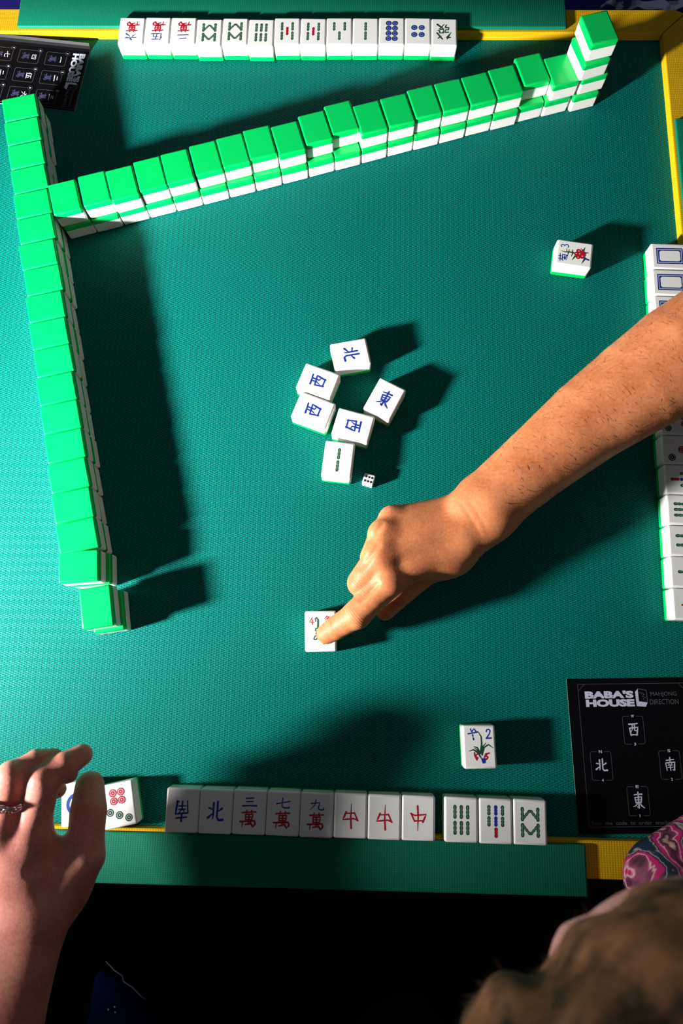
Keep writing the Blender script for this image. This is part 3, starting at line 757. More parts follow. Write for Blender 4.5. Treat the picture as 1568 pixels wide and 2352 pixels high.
s0x, s0y = (-47.2, -62.1); letter('Scan  the  code  to  order  snacks  and/or  sips', s0x, 51, s0y + .4, s0y + 4.4, gg)
gx0, gy0 = (-49.5, 63.4)
line([(gx0 + 6.5, gy0), (51, gy0), (51, -62.5), (gx0, -62.5), (gx0, gy0 - 6.5)], .3, gg); line([(gx0, gy0 - 6.5), (gx0 + 6.5, gy0), (gx0, gy0), (gx0, gy0 - 6.5)], .3, gg); line([(44.5, gy0), (51, gy0 - 6.5)], .3, gg)
link('printing', p.build('printing', 0.66, 0.03), cb)

# tile guide card (far left), its right side propped on the rim
ca = empty('tile_guide_card', (-382.0, 675.5, 0.1), -1.711)
tag(ca, 'black printed tile guide card propped against the yellow rim at upper left', 'card')
def curl(x, y):                                   # the rim lies towards local -x: the sheet bends up against it
    t = max(0.0, -37.0 - x); R_ = 10.0
    return R_ * (1 - math.cos(t / R_))
def drawn(x):                                     # how far bending draws the sheet's edge back
    t = max(0.0, -37.0 - x); R_ = 10.0
    return x if t == 0 else -37.0 - R_ * math.sin(t / R_)
link('sheet', card_body(curl, drawn, 91.0, -49.0), ca)
p = Print(); gw, gg = p.layer('print_white'), p.layer('print_grey'); gv = p.layer('print_violet')
tx0, tyy = -45.0, 56.5
letter("BABA'S", -36.5, 3.0, 57.6, 65.0, gw, 0.06); letter('HOUSE', -36.2, 3.0, 49.8, 57.2, gw, 0.06)
tile_icon(9, 57.2, 1.6, gw, gg)
letter('MAHJONG', 15, 37, 58.8, 62.4, gg); letter('NUMBERS', 15, 38, 53.0, 56.6, gg)
n = 0
for rr in range(4):
    for cc in range(3):
        n += 1
        if n > 9: break
        qx, qy = -25.5 + cc * 26.0, 31.0 - rr * 32.5
        frame(qx, qy, 18, 24.5, .35, gg)
        glyph(['one', 'two', 'three', 'four', 'five', 'six', 'seven', 'seven', 'nine'][n - 1] if n != 8 else 'two', qx, qy + 6.0, 8.5, 7.0, gw, 1.0)
        glyph('wan', qx, qy - 4.2, 9, 9.5, gv, .8)
        bl_ = p.layer('card_black'); disc(qx - 9, qy + 12.2, 2.7, bl_, 18)
        g3 = p.layer('print_grey')
        for i in range(18):
            a0, a1 = 2 * math.pi * i / 18, 2 * math.pi * (i + 1) / 18
            ribbon([(qx - 9 + 2.7 * math.cos(a0), qy + 12.2 + 2.7 * math.sin(a0), .25), (qx - 9 + 2.7 * math.cos(a1), qy + 12.2 + 2.7 * math.sin(a1), .25)], g3, False)
        g2 = p.layer('print_white'); letter(str(n), qx - 9 - (.35 if n == 1 else .9), qx - 9 + (.35 if n == 1 else .9), qy + 11.0, qy + 13.4, g2, 0.03)
line([(-36, 67), (39.5, 67), (39.5, -62), (-36, -62)], .3, gg)
me = p.build('printing', 0.68, 0.03); lift(me, curl)
link('printing', me, ca)

# ------------------------------------------------------------------ bodies: smooth-union surfaces
def sdf_mesh(prims, res, pad_=6.0):
    """prims: ('cap', A, B, ra, rb, k) tapered limb; ('ell', centre, (a,b,c), R3x3 or None, k); ('cut', A, B, r, k) groove. mm."""
    los, his = [], []
    for q in prims:
        if q[0] == 'cap':
            A, B = np.array(q[1], float), np.array(q[2], float); r = max(q[3], q[4])
            los.append(np.minimum(A, B) - r); his.append(np.maximum(A, B) + r)
        elif q[0] == 'chn':
            for p_, r in q[1]: los.append(np.array(p_, float) - r); his.append(np.array(p_, float) + r)
        elif q[0] == 'ell':
            c = np.array(q[1], float); r = max(q[2]); los.append(c - r); his.append(c + r)
    lo = np.min(los, 0) - pad_; hi = np.max(his, 0) + pad_
    n = np.ceil((hi - lo) / res).astype(int) + 1
    D = np.full(n, 1e3, dtype=np.float32)
    ax = [lo[i] + res * np.arange(n[i]) for i in range(3)]
    for q in prims:
        k = q[-1]
        if q[0] in ('cap', 'cut'):
            A, B = np.array(q[1], float), np.array(q[2], float)
            ra, rb = (q[3], q[4]) if q[0] == 'cap' else (q[3], q[3])
            bl, bh = np.minimum(A, B) - max(ra, rb), np.maximum(A, B) + max(ra, rb)
        elif q[0] == 'chn':
            bl = np.min([np.array(p_, float) - r for p_, r in q[1]], 0); bh = np.max([np.array(p_, float) + r for p_, r in q[1]], 0)
        else:
            c = np.array(q[1], float); bl, bh = c - max(q[2]), c + max(q[2])
        m_ = k * 1.5 + 5
        i0 = np.maximum(np.floor((bl - m_ - lo) / res).astype(int), 0); i1 = np.minimum(np.ceil((bh + m_ - lo) / res).astype(int) + 1, n)
        X, Y, Z = np.meshgrid(ax[0][i0[0]:i1[0]], ax[1][i0[1]:i1[1]], ax[2][i0[2]:i1[2]], indexing='ij')
        P = np.stack([X, Y, Z], -1).astype(np.float32)
        if q[0] in ('cap', 'cut'):
            BA = (B - A).astype(np.float32); t = np.clip(((P - A.astype(np.float32)) @ BA) / (BA @ BA + 1e-9), 0, 1)
            d = np.linalg.norm(P - A.astype(np.float32) - t[..., None] * BA, axis=-1) - (ra + (rb - ra) * t)
        elif q[0] == 'chn':
            d = None
            for (A, ra), (B, rb) in zip(q[1][:-1], q[1][1:]):
                A = np.array(A, dtype=np.float32); BA = np.array(B, dtype=np.float32) - A
                t = np.clip(((P - A) @ BA) / (BA @ BA + 1e-9), 0, 1)
                e_ = np.linalg.norm(P - A - t[..., None] * BA, axis=-1) - (ra + (rb - ra) * t)
                if d is None: d = e_
                else:
                    h = np.clip(0.5 + 0.5 * (d - e_) / 1.0, 0, 1); d = d * (1 - h) + e_ * h - 1.0 * h * (1 - h)
        else:
            L = P - c.astype(np.float32)
            if q[3] is not None: L = L @ np.array(q[3], dtype=np.float32)
            s = np.array(q[2], dtype=np.float32)
            k0 = np.linalg.norm(L / s, axis=-1); k1 = np.linalg.norm(L / (s * s), axis=-1) + 1e-6
            d = k0 * (k0 - 1) / k1
        sub = D[i0[0]:i1[0], i0[1]:i1[1], i0[2]:i1[2]]
        if q[0] == 'cut':
            h = np.clip(0.5 - 0.5 * (sub + d) / k, 0, 1); new = sub * (1 - h) - d * h + k * h * (1 - h)
        else:
            h = np.clip(0.5 + 0.5 * (sub - d) / k, 0, 1); new = sub * (1 - h) + d * h - k * h * (1 - h)
        D[i0[0]:i1[0], i0[1]:i1[1], i0[2]:i1[2]] = new
    # surface nets
    ins = D < 0
    c8 = [ins[a:n[0] - 1 + a, b:n[1] - 1 + b, c_:n[2] - 1 + c_] for a in (0, 1) for b in (0, 1) for c_ in (0, 1)]
    cnt = sum(x.astype(np.int8) for x in c8)
    act = (cnt > 0) & (cnt < 8)
    idx = np.argwhere(act); vid = np.full(act.shape, -1, dtype=np.int64); vid[act] = np.arange(len(idx))
    acc = np.zeros((len(idx), 3)); num = np.zeros(len(idx))
    cor = [(a, b, c_) for a in (0, 1) for b in (0, 1) for c_ in (0, 1)]
    for e0_, e1_ in [(p_, q_) for p_ in cor for q_ in cor if p_ < q_ and sum(abs(x - y) for x, y in zip(p_, q_)) == 1]:
        a_ = D[idx[:, 0] + e0_[0], idx[:, 1] + e0_[1], idx[:, 2] + e0_[2]]; b_ = D[idx[:, 0] + e1_[0], idx[:, 1] + e1_[1], idx[:, 2] + e1_[2]]
        m_ = (a_ < 0) != (b_ < 0); t = np.where(m_, a_ / (a_ - b_ + 1e-12), 0)
        pt = np.array(e0_) + t[:, None] * (np.array(e1_) - np.array(e0_))
        acc += pt * m_[:, None]; num += m_
    V = lo + res * (idx + acc / num[:, None])
    F = []
    for axis in range(3):
        u, v = [(1, 2), (2, 0), (0, 1)][axis]
        sl0 = [slice(None)] * 3; sl1 = [slice(None)] * 3
        sl0[axis] = slice(0, n[axis] - 1); sl1[axis] = slice(1, n[axis])
        s0, s1 = ins[tuple(sl0)], ins[tuple(sl1)]
        e = np.argwhere(s0 != s1)
        e = e[(e[:, u] > 0) & (e[:, v] > 0) & (e[:, u] < n[u] - 1) & (e[:, v] < n[v] - 1)]
        def cell(du, dv):
            q_ = e.copy(); q_[:, u] -= du; q_[:, v] -= dv
            return vid[q_[:, 0], q_[:, 1], q_[:, 2]]
        quad = np.stack([cell(1, 1), cell(0, 1), cell(0, 0), cell(1, 0)], 1)
        fl = s0[e[:, 0], e[:, 1], e[:, 2]]
        quad[~fl] = quad[~fl][:, ::-1]
        F.append(quad)
    F = np.concatenate(F)
    # two light smoothing passes
    for _ in range(2):
        nb = np.zeros_like(V); ct = np.zeros(len(V))
        for a_, b_ in ((0, 1), (1, 2), (2, 3), (3, 0)):
            for p_, q_ in ((a_, b_), (b_, a_)):
                for k in range(3): nb[:, k] += np.bincount(F[:, p_], V[F[:, q_], k], len(V))
                ct += np.bincount(F[:, p_], minlength=len(V))
        V = V * .5 + .5 * nb / np.maximum(ct, 1)[:, None]
    return V, F

def np_mesh(name, V, F, mats, midx=None):
    me = bpy.data.meshes.new(name)
    me.vertices.add(len(V)); me.vertices.foreach_set('co', (np.asarray(V) * MM).astype(np.float32).ravel())
    me.loops.add(len(F) * 4); me.loops.foreach_set('vertex_index', F.astype(np.int32).ravel())
    me.polygons.add(len(F)); me.polygons.foreach_set('loop_start', np.arange(0, len(F) * 4, 4, dtype=np.int32))
    me.polygons.foreach_set('loop_total', np.full(len(F), 4, dtype=np.int32))
    for m in mats: me.materials.append(MATS[m])
    if midx is not None: me.polygons.foreach_set('material_index', np.asarray(midx, dtype=np.int32))
    me.polygons.foreach_set('use_smooth', np.ones(len(F), dtype=bool))
    me.update(calc_edges=True); me.validate()
    return me

def chain(pts, k=3.0):
    """pts: ((x,y,z), r) ... -> tapered limbs"""
    return [('chn', pts, k)]
def lerp(a, b, t): return tuple(np.array(a) * (1 - t) + np.array(b) * t)

def nail_mesh(tip, dip, up, r, wd, ln):
    """a curved fingernail lying on the back of the fingertip, in world mm"""
    tip, dip, up = (np.array(v, float) for v in (tip, dip, up))
    d = tip - dip; d /= np.linalg.norm(d); up = up - (up @ d) * d; up /= np.linalg.norm(up); sd = np.cross(d, up)
    V, F = [], []
    for i in range(6):
        for j in range(7):
            a = (j / 6 - .5) * 2; t = i / 5
            ww = wd * (0.80 + .20 * math.sin(math.pi * min(t * 1.1, 1)))
            ang = a * ww / r
            rr = r + .25
            p = tip + d * (-ln * .55 + ln * t * (1 - .10 * a * a)) + sd * (rr * math.sin(ang)) + up * (rr * math.cos(ang) - .10 * r * t * t)
            V.append(tuple(p))
    for i in range(5):
        for j in range(6):
            F.append((i * 7 + j, i * 7 + j + 1, (i + 1) * 7 + j + 1, (i + 1) * 7 + j))
    return V, F

# ------------------------------------------------------------------ person reaching in from the right
W_ = (106.7, 130.1, 56.0)
iM, iP, iD, iT = (31.4, 75.3, 58.0), (2.3, 45.2, 50.0), (-16.4, 34.3, 38.0), (-25.4, 29.1, 31.4)
mM, mP, mD, mT = (23.2, 96.1, 64.0), (6.4, 73.9, 50.0), (19.4, 74.3, 25.0), (34.0, 82.9, 22.0)
rM, rP, rD, rT = (26.6, 116.3, 62.0), (17.8, 98.0, 46.0), (32.0, 93.0, 24.0), (44.6, 99.5, 22.0)
pM, pP, pD, pT = (35.5, 131.8, 55.0), (27.9, 118.3, 42.0), (38.5, 113.1, 24.0), (49.1, 116.4, 22.0)
A1, A2, A3, A4, A5, A6 = (123.0, 144.1, 57.0), (169.4, 183.5, 62.0), (217.8, 222.0, 68.0), (263.8, 253.1, 76.0), (299.2, 276.7, 84.0), (352.0, 312.5, 96.0)
prims = []
prims += chain([(A1, 27), (A2, 28.5), (A3, 33), (A4, 38), (A5, 41), (A6, 42)], 14)
side = np.array((0.66, -0.75, 0.0))
for s_, kk in ((1, 1), (-1, 1)):
    prims += chain([(tuple(np.array(A1) + side * s_ * 7), 20 if s_ > 0 else 22), (tuple(np.array(A2) + side * s_ * 9), 23.5), (tuple(np.array(A3) + side * s_ * 11), 28), (tuple(np.array(A4) + side * s_ * 13), 32), (tuple(np.array(A5) + side * s_ * 13), 36), (tuple(np.array(A6) + side * s_ * 8), 38)], 12)
prims += chain([(A6, 42), ((381.1, 304.1, 170.0), 48)], 18)
# carpals and metacarpals
prims += [('cap', A1, (99.4, 123.8, 55.0), 23, 19, 12), ('cap', (114.4, 148.6, 57.0), (99.1, 136.8, 55.0), 20, 17, 10), ('cap', (121.3, 128.8, 54.0), (96.7, 113.0, 52.0), 17, 16, 10)]
prims += [('cap', (94.7, 111.0, 52.0), iM, 16.5, 12.5, 8), ('cap', (95.2, 120.4, 56.0), mM, 17, 13, 8), ('cap', (97.3, 130.7, 55.0), rM, 16.5, 12.6, 8), ('cap', (100.7, 141.0, 51.0), pM, 15.5, 11.6, 8)]
prims += [('cap', (129.5, 134.1, 52.0), (89.4, 101.4, 44.0), 17, 17, 14)]
prims += [('ell', (102.1, 142.1, 68.0), (14, 14, 10), None, 9)]                       # wrist bone
prims += [('ell', (79.1, 100.4, 40.0), (30, 22, 20), None, 12)]                       # ball of the thumb
prims += [('ell', (30.0, 75.7, 61.0), (13, 13, 10), None, 9), ('ell', (23.5, 96.9, 66.0), (13, 13, 10), None, 9), ('ell', (27.0, 116.1, 63.0), (12.5, 12.5, 10), None, 9), ('ell', (35.8, 131.5, 56.0), (11.5, 11.5, 9), None, 8)]
prims += chain([(iM, 15.2), (lerp(iM, iP, .5), 13.2), (iP, 12.8)], 3) + chain([(iP, 12.6), (lerp(iP, iD, .5), 11.4), (iD, 11.0), (iT, 9.6)], 3)
prims += chain([(mM, 13.5), (mP, 12.8)], 1.8) + chain([(mP, 11.6), (mD, 10), (mT, 9)], 2.5)
prims += chain([(rM, 13), (rP, 12.2)], 1.8) + chain([(rP, 11.2), (rD, 9.5), (rT, 8.5)], 2.5)
prims += chain([(pM, 12), (pP, 11.0)], 1.8) + chain([(pP, 10.0), (pD, 8.5), (pT, 7.5)], 2.5)
tC, tM, tI, tT = (94.0, 102.0, 40.0), (67.8, 87.4, 28.0), (48.5, 69.6, 18.0), (29.5, 50.8, 12.0)
prims += chain([(tC, 18), (tM, 13.5), (tI, 11), (tT, 8.8)], 5)
V, F = sdf_mesh(prims, 1.45)
def groove(V, F, a, b, depth, sig):
    """press a soft fold into the upper side of the skin along the line a-b"""
    n_ = np.zeros_like(V); fn = np.cross(V[F[:, 2]] - V[F[:, 0]], V[F[:, 3]] - V[F[:, 1]])
    for k in range(4):
        for c_ in range(3): n_[:, c_] += np.bincount(F[:, k], fn[:, c_], len(V))
    n_ /= np.linalg.norm(n_, axis=1)[:, None] + 1e-9
    a, b = np.array(a), np.array(b); ba = (b - a)[:2]
    t = np.clip(((V[:, :2] - a[:2]) @ ba) / (ba @ ba), 0, 1)
    d = np.linalg.norm(V[:, :2] - a[:2] - t[:, None] * ba, axis=1)
    zz = a[2] + (b[2] - a[2]) * t
    wgt = depth * np.exp(-(d / sig) ** 2) * (n_[:, 2] > 0.0) * (V[:, 2] > zz - 22)
    wgt *= np.sin(np.pi * np.clip(t, 0, 1)) ** .8
    return V - n_ * wgt[:, None]
for a_, b_, dp, sg in (((23.0, 72.9, 62.0), (2.8, 55.2, 52.0), 3.0, 2.6), ((23.2, 106.0, 66.0), (4.5, 82.2, 50.0), 2.6, 3.0), ((27.6, 125.5, 60.0), (11.9, 107.8, 46.0), 2.2, 2.8),
                       ((90.8, 148.0, 60.0), (115.0, 109.5, 60.0), 0.35, 1.6), ((97.3, 150.9, 60.0), (121.0, 112.3, 60.0), 0.3, 1.6)):
    V = groove(V, F, a_, b_, dp, sg)
org = (A6[0], A6[1], 0)
def crease(c, a, b, rad, wl, amp):
    d_ = np.array(b, float) - np.array(a, float); d_ /= np.linalg.norm(d_)
    return (tuple((np.array(c) - np.array(org)) * MM), tuple(d_), rad * MM, wl * MM, amp)
skin('skin_tan', (0.74, 0.275, 0.115), (0.46, 0.135, 0.048), [crease(iP, iM, iT, 7, 2.2, 2.2), crease(iD, iP, iT, 4, 1.8, 1.4), crease(mP, mM, mP, 6, 2.2, 1.2), crease(A1, A2, W_, 9, 4.5, 1.6)])
pr1 = empty('person', org)
tag(pr1, 'person reaching in from the right with bare forearm, index finger pressing a tile', 'person')
link('body', np_mesh('body', V - np.array(org), F, ['skin_tan']), pr1)
nv, nf = nail_mesh(iT, iD, (0.10, -0.05, 1), 8.2, 5.6, 12)
link('fingernail', mesh_from('fingernail', [tuple(np.array(v) - org) for v in nv], nf, ['nail'], smooth=True), pr1)
def arm_hair(name, V, F, keep, count, ln, flow, parent, org, seed):
    """fine dark hairs lying along the skin, as slim triangles"""
    rg = np.random.default_rng(seed)
    cen = V[F].mean(1); nrm = np.cross(V[F[:, 2]] - V[F[:, 0]], V[F[:, 3]] - V[F[:, 1]]); nrm /= np.linalg.norm(nrm, axis=1)[:, None] + 1e-9
    ids = np.nonzero(keep(cen) & (nrm[:, 2] > -.2))[0]
    ids = rg.choice(ids, min(count, len(ids)), replace=False)
    HV, HF = [], []
    for i in ids:
        n_ = nrm[i]; d = np.array(flow) + rg.normal(0, .45, 3); d -= (d @ n_) * n_; d /= np.linalg.norm(d) + 1e-9
        s_ = np.cross(d, n_); L = ln * rg.uniform(.5, 1.2); p0 = cen[i]
        b = len(HV)
        HV += [p0 - s_ * .04, p0 + s_ * .04, p0 + d * L * .6 + n_ * .5 + s_ * .035, p0 + d * L + n_ * .5]
        HF.append((b, b + 1, b + 2, b + 3))
    o_ = link(name, mesh_from(name, [tuple(v - np.array(org)) for v in HV], HF, ['hair_dark']), parent)
    tag(o_, 'fine dark hairs on the forearm', kind='stuff')
pm('hair_dark', (0.10, 0.035, 0.015), 0.6)
arm_hair('arm_hair', V, F, lambda c: (c[:, 0] > A1[0] + 8), 1300, 6.0, (.55, -.75, 0), pr1, org, 3)
bm = bmesh.new()
def tube_mesh(name, pts, rads, mat, org, n=20, thick=0.0):
    V, F = [], []
    for i, (p_, r) in enumerate(zip(pts, rads)):
        a = np.array(pts[max(i - 1, 0)], float); c = np.array(pts[min(i + 1, len(pts) - 1)], float); d = c - a; d /= np.linalg.norm(d)
        u = np.cross(d, (0, 0, 1.0)); 
        if np.linalg.norm(u) < .05: u = np.cross(d, (1.0, 0, 0))
        u /= np.linalg.norm(u); v = np.cross(d, u)
        for j in range(n):
            t = 2 * math.pi * j / n
            q = np.array(p_) + r * (math.cos(t) * u + math.sin(t) * v) - np.array(org); V.append(tuple(q))
    for i in range(len(pts) - 1):
        for j in range(n): F.append((i * n + j, i * n + (j + 1) % n, (i + 1) * n + (j + 1) % n, (i + 1) * n + j))
    F.append(tuple(range(n - 1, -1, -1))); F.append(tuple((len(pts) - 1) * n + j for j in range(n)))
    return mesh_from(name, V, F, [mat], smooth=True)
bm.free()
link('sleeve', tube_mesh('sleeve', [(374.5, 309.2, 148.0), (379.7, 303.0, 172.0), (308.3, 234.5, 310.0), (291.2, 217.5, 340.0)], [56, 60, 68, 70], 'black_cloth', org), pr1)

# ------------------------------------------------------------------ person with the ringed hand (near left)
LI = [(-251.7, -130.4, 106.0), (-240.6, -87.2, 117.0), (-227.4, -75.9, 110.0), (-217.9, -69.3, 102.0)]
LM = [(-271.4, -125.5, 110.0), (-263.5, -83.5, 121.0), (-250.4, -74.3, 110.0), (-241.2, -72.8, 101.0)]
LR = [(-291.6, -124.2, 106.0), (-281.6, -89.6, 112.0), (-254.1, -87.2, 102.0), (-232.3, -84.9, 90.0)]
LP = [(-311.7, -132.6, 97.0), (-295.4, -105.0, 94.0), (-268.8, -102.3, 82.0), (-246.9, -100.0, 73.0)]
LT = [(-236.5, -176.1, 92.0), (-214.5, -147.5, 90.0), (-215.8, -114.4, 84.0), (-219.8, -97.0, 74.0)]
LW = (-252.9, -193.4, 96.0)
prims = []
for ch, rr in ((LI, (15, 12.6, 10.6, 8.6)), (LM, (15, 12.4, 10.4, 8.6)), (LR, (14, 11.4, 9.6, 8)), (LP, (12.5, 10, 8.6, 7.4))):
    prims += chain([(ch[0], rr[0]), (lerp(ch[0], ch[1], .55), rr[1] - .2), (ch[1], rr[1])], 4) + chain([(ch[1], rr[1]), (lerp(ch[1], ch[2], .5), rr[2]), (ch[2], rr[2]), (ch[3], rr[3])], 2.5)
for ch, rr, wp in ((LI, 15.5, (-243.0, -184.5, 95.0)), (LM, 16, (-249.0, -184.8, 99.0)), (LR, 15, (-257.5, -186.1, 98.0)), (LP, 13.5, (-267.9, -188.6, 92.0))):
    prims += [('cap', ch[0], wp, rr, 19, 9)]
    prims += [('ell', tuple(np.array(ch[0]) + np.array((0, 0, 5))), (rr - 1.5, rr - 1.5, rr - 3), None, 4)]
prims += chain([(LT[0], 21), (LT[1], 16.2), (lerp(LT[1], LT[2], .5), 14.2), (LT[2], 14.4), (LT[3], 11.8)], 4)
prims += [('ell', (-233.8, -165.7, 84.0), (24, 30, 18), None, 12), ('cap', (-241.6, -138.9, 96.0), (-224.2, -158.3, 88.0), 9, 12, 8)]
B1, B2, B3, B4 = (-253.4, -205.2, 97.0), (-261.6, -234.3, 99.0), (-268.5, -259.6, 101.0), (-280.0, -315.7, 106.0)
sd = np.array((1.0, 0.12, 0))
for s_ in (-1, 1):
    prims += chain([(tuple(np.array((-253.5, -187.3, 96.0)) + sd * s_ * 10), 19.5), (tuple(np.array(B1) + sd * s_ * 9.5), 19.5), (tuple(np.array(B2) + sd * s_ * 10), 22), (tuple(np.array(B3) + sd * s_ * 12), 24), (tuple(np.array(B4) + sd * s_ * 12), 30)], 12)
prims += chain([(B4, 36), ((-259.9, -338.4, 130.0), 40), ((-199.8, -311.4, 240.0), 48)], 16)
prims += [('cut', (-235.1, -138.1, 119.0), (-243.7, -150.5, 118.0), 2.5, 5)]
V, F = sdf_mesh(prims, 1.7)
org = (B4[0], B4[1], 0)
pr2 = empty('person', org)
tag(pr2, 'person with a silver chain ring, hand hovering over tiles at lower left', 'person')
link('body', np_mesh('body', V - np.array(org), F, ['skin_brown']), pr2)
nv, nf = nail_mesh(LT[3], LT[2], (0.75, 0.1, .60), 11.3, 7.5, 15)
link('fingernail', mesh_from('fingernail', [tuple(np.array(v) - org) for v in nv], nf, ['nail'], smooth=True), pr2)
link('sleeve', tube_mesh('sleeve', [(-262.6, -330.1, 118.0), (-259.9, -338.4, 130.0), (-199.8, -311.4, 240.0), (-179.8, -294.2, 280.0)], [50, 54, 64, 66], 'black_cloth', org), pr2)
# chain ring round the middle finger
rc = np.array(lerp(LM[0], LM[1], .58)); ax_ = np.array(LM[1]) - np.array(LM[0]); ax_ /= np.linalg.norm(ax_)
ux = np.cross(ax_, (0, 0, 1.0)); ux /= np.linalg.norm(ux); uz = np.cross(ux, ax_)
ring = bpy.data.objects.new('ring', None); C.objects.link(ring); ring.parent = pr2
ring.location = Vector(rc - np.array(org)) * MM
ring.rotation_euler = Matrix((ux, ax_, uz)).transposed().to_euler()
def link_mesh():
    V, F = [], []
    n, m_ = 14, 7
    for i in range(n):
        a = 2 * math.pi * i / n
        for j in range(m_):
            b = 2 * math.pi * j / m_
            rr = 1.0 + 0.0
            V.append(((3.9 + 1.35 * math.cos(b)) * math.cos(a) * 1.15, (3.2 + 1.35 * math.cos(b)) * math.sin(a), 1.35 * math.sin(b)))
    for i in range(n):
        for j in range(m_): F.append((i * m_ + j, ((i + 1) % n) * m_ + j, ((i + 1) % n) * m_ + (j + 1) % m_, i * m_ + (j + 1) % m_))
    return mesh_from('link', V, F, ['silver'], smooth=True)
lm = link_mesh()
NL = 18
for i in range(NL):
    a = 2 * math.pi * i / NL
    o = link('link', lm, ring, (14.6 * math.cos(a), 0, 14.6 * math.sin(a)))
    o.rotation_euler = (Matrix.Rotation(-a + math.pi / 2, 3, 'Y') @ Matrix.Rotation(0.55 + .25 * (i % 2), 3, 'X') @ Matrix.Rotation(.5, 3, 'Z')).to_euler()

# denim lap of the same person, a pocket flap with its stitched edge
J = [(-233.1, -492.7, -160.0)]
prims = [('cap', (-262.2, -317.9, -124.0), (-259.2, -424.1, -140.0), 9, 26, 8), ('cap', (-251.1, -327.4, -128.0), (-242.7, -436.9, -150.0), 14, 40, 8), ('cap', (-238.4, -341.9, -134.0), (-220.0, -436.7, -150.0), 13, 40, 8),
         ('cap', (-243.7, -421.2, -150.0), J[0], 50, 66, 16), ('cut', (-255.2, -317.9, -104.0), (-237.7, -347.9, -100.0), 4, 3)]
V, F = sdf_mesh(prims, 3.0)
jo = (J[0][0], J[0][1], -260)
jeans = empty('denim_trousers', jo)
tag(jeans, 'dark blue denim trouser leg with frayed white seam, below the ringed hand', 'trousers')
link('trouser_leg', np_mesh('trouser_leg', V - np.array(jo), F, ['denim']), jeans)
seam = [(-252.6, -291.9, -100.0), (-243.6, -299.8, -100.0), (-235.3, -304.4, -100.0), (-233.2, -309.9, -100.0), (-223.9, -315.7, -101.0), (-217.2, -322.3, -102.0), (-211.3, -327.8, -104.0)]
link('frayed_seam', tube_mesh('frayed_seam', seam, [.4, .7, .6, .8, .7, .6, .4], 'denim_thread', jo, 6), jeans)
for q in ((-247.8, -336.2, -103.0), (-240.6, -338.4, -103.0), (-241.4, -333.8, -103.0)):
    bm = bmesh.new(); bmesh.ops.create_uvsphere(bm, u_segments=8, v_segments=6, radius=1.3)
    link('rivet', bm_mesh('rivet', bm, ['silver'], True), jeans, tuple(np.array(q) - np.array(jo)))

# ------------------------------------------------------------------ person leaning in at the near right
HC = np.array((112.0, -160.0, 448.0))
Fd = np.array((0.12, 0.75, -0.65)); Fd /= np.linalg.norm(Fd)          # where the face looks
Sd = np.cross(Fd, (0, 0, 1.0)); Sd /= np.linalg.norm(Sd)              # the person's right
Ud = np.cross(Sd, Fd)                                                 # crown direction
RM = np.stack([Sd, Fd, Ud], 1)                                        # columns: local axes
def hd(s, f, u): return tuple(HC + Sd * s + Fd * f + Ud * u)
prims = [('ell', hd(0, 0, 8), (71, 92, 80), RM, 8), ('ell', hd(0, 42, -48), (52, 46, 62), RM, 24), ('ell', hd(0, 62, -84), (30, 24, 24), RM, 16)]
prims += [('cap', hd(0, 84, -18), hd(0, 96, -48), 7, 9, 8), ('ell', hd(12, 92, -50), (8, 8, 6), RM, 5), ('ell', hd(-12, 92, -50), (8, 8, 6), RM, 5)]
prims += [('cap', hd(-38, 74, -6), hd(-10, 84, -8), 8, 8, 8), ('cap', hd(38, 74, -6), hd(10, 84, -8), 8, 8, 8)]
prims += [('cap', hd(-20, 80, -74), hd(20, 80, -74), 6, 6, 6)]
prims += [('ell', hd(73, -6, -30), (8, 18, 28), RM, 5), ('ell', hd(-73, -6, -30), (8, 18, 28), RM, 5)]
neck0, neck1 = hd(0, -30, -70), (120.0, -300.0, 300.0)
prims += [('cap', neck0, neck1, 50, 56, 20)]
prims += [('cap', (-30, -330, 235), (270, -330, 235), 62, 62, 30), ('cap', (60, -350, 180), (60, -370, -40), 95, 90, 40), ('cap', (180, -350, 180), (180, -370, -40), 95, 90, 40)]
el = (258.8, -174.1, 47.0)
prims += chain([((268, -325, 235), 52), ((278, -245, 130), 44), (el, 34), ((300, -150, 46), 32), ((395, -110, 52), 27), ((455, -75, 54), 22)], 14)
prims += [('ell', (485, -60, 50), (34, 24, 17), None, 12)]
prims += chain([((-30, -330, 235), 52), ((-45, -430, 60), 44), ((-5, -450, -60), 36), ((60, -440, -100), 28)], 14)
prims += [('ell', (88, -436, -108), (36, 24, 18), None, 12)]
for i, (dx, dy) in enumerate(((40, 10), (42, -2), (40, -13))): prims += [('cap', (495, -58 + dy * .8, 50), (505 + dx, -50 + dy * 1.3, 40), 9, 7, 3)]
prims += [('cap', (488, -48, 50), (510, -10, 44), 10, 8, 4), ('cap', (498, -80, 50), (535, -84, 40), 8, 6.5, 3)]
V, F = sdf_mesh(prims, 4.0)
org = (120.0, -340.0, -740.0)
pr3 = empty('person', org)
tag(pr3, 'person leaning in at lower right, brown fuzzy head of hair and a colourfully tattooed arm', 'person')
cen = V[F].mean(1)
arm_m = (cen[:, 0] > 205) & (cen[:, 2] < 300)
link('body', np_mesh('body', V - np.array(org), F, ['skin_pink', 'tattooed_skin'], arm_m.astype(int)), pr3)
for s_ in (-1, 1):
    bm = bmesh.new(); bmesh.ops.create_uvsphere(bm, u_segments=12, v_segments=8, radius=11)
    link('eye', bm_mesh('eye', bm, ['eye_white'], True), pr3, tuple(np.array(hd(s_ * 28, 70, -20)) - np.array(org)))
link('lips', tube_mesh('lips', [hd(-22, 80, -76), hd(-8, 87, -74), hd(8, 87, -74), hd(22, 80, -76)], [2, 5, 5, 2], 'lip', org, 10), pr3)
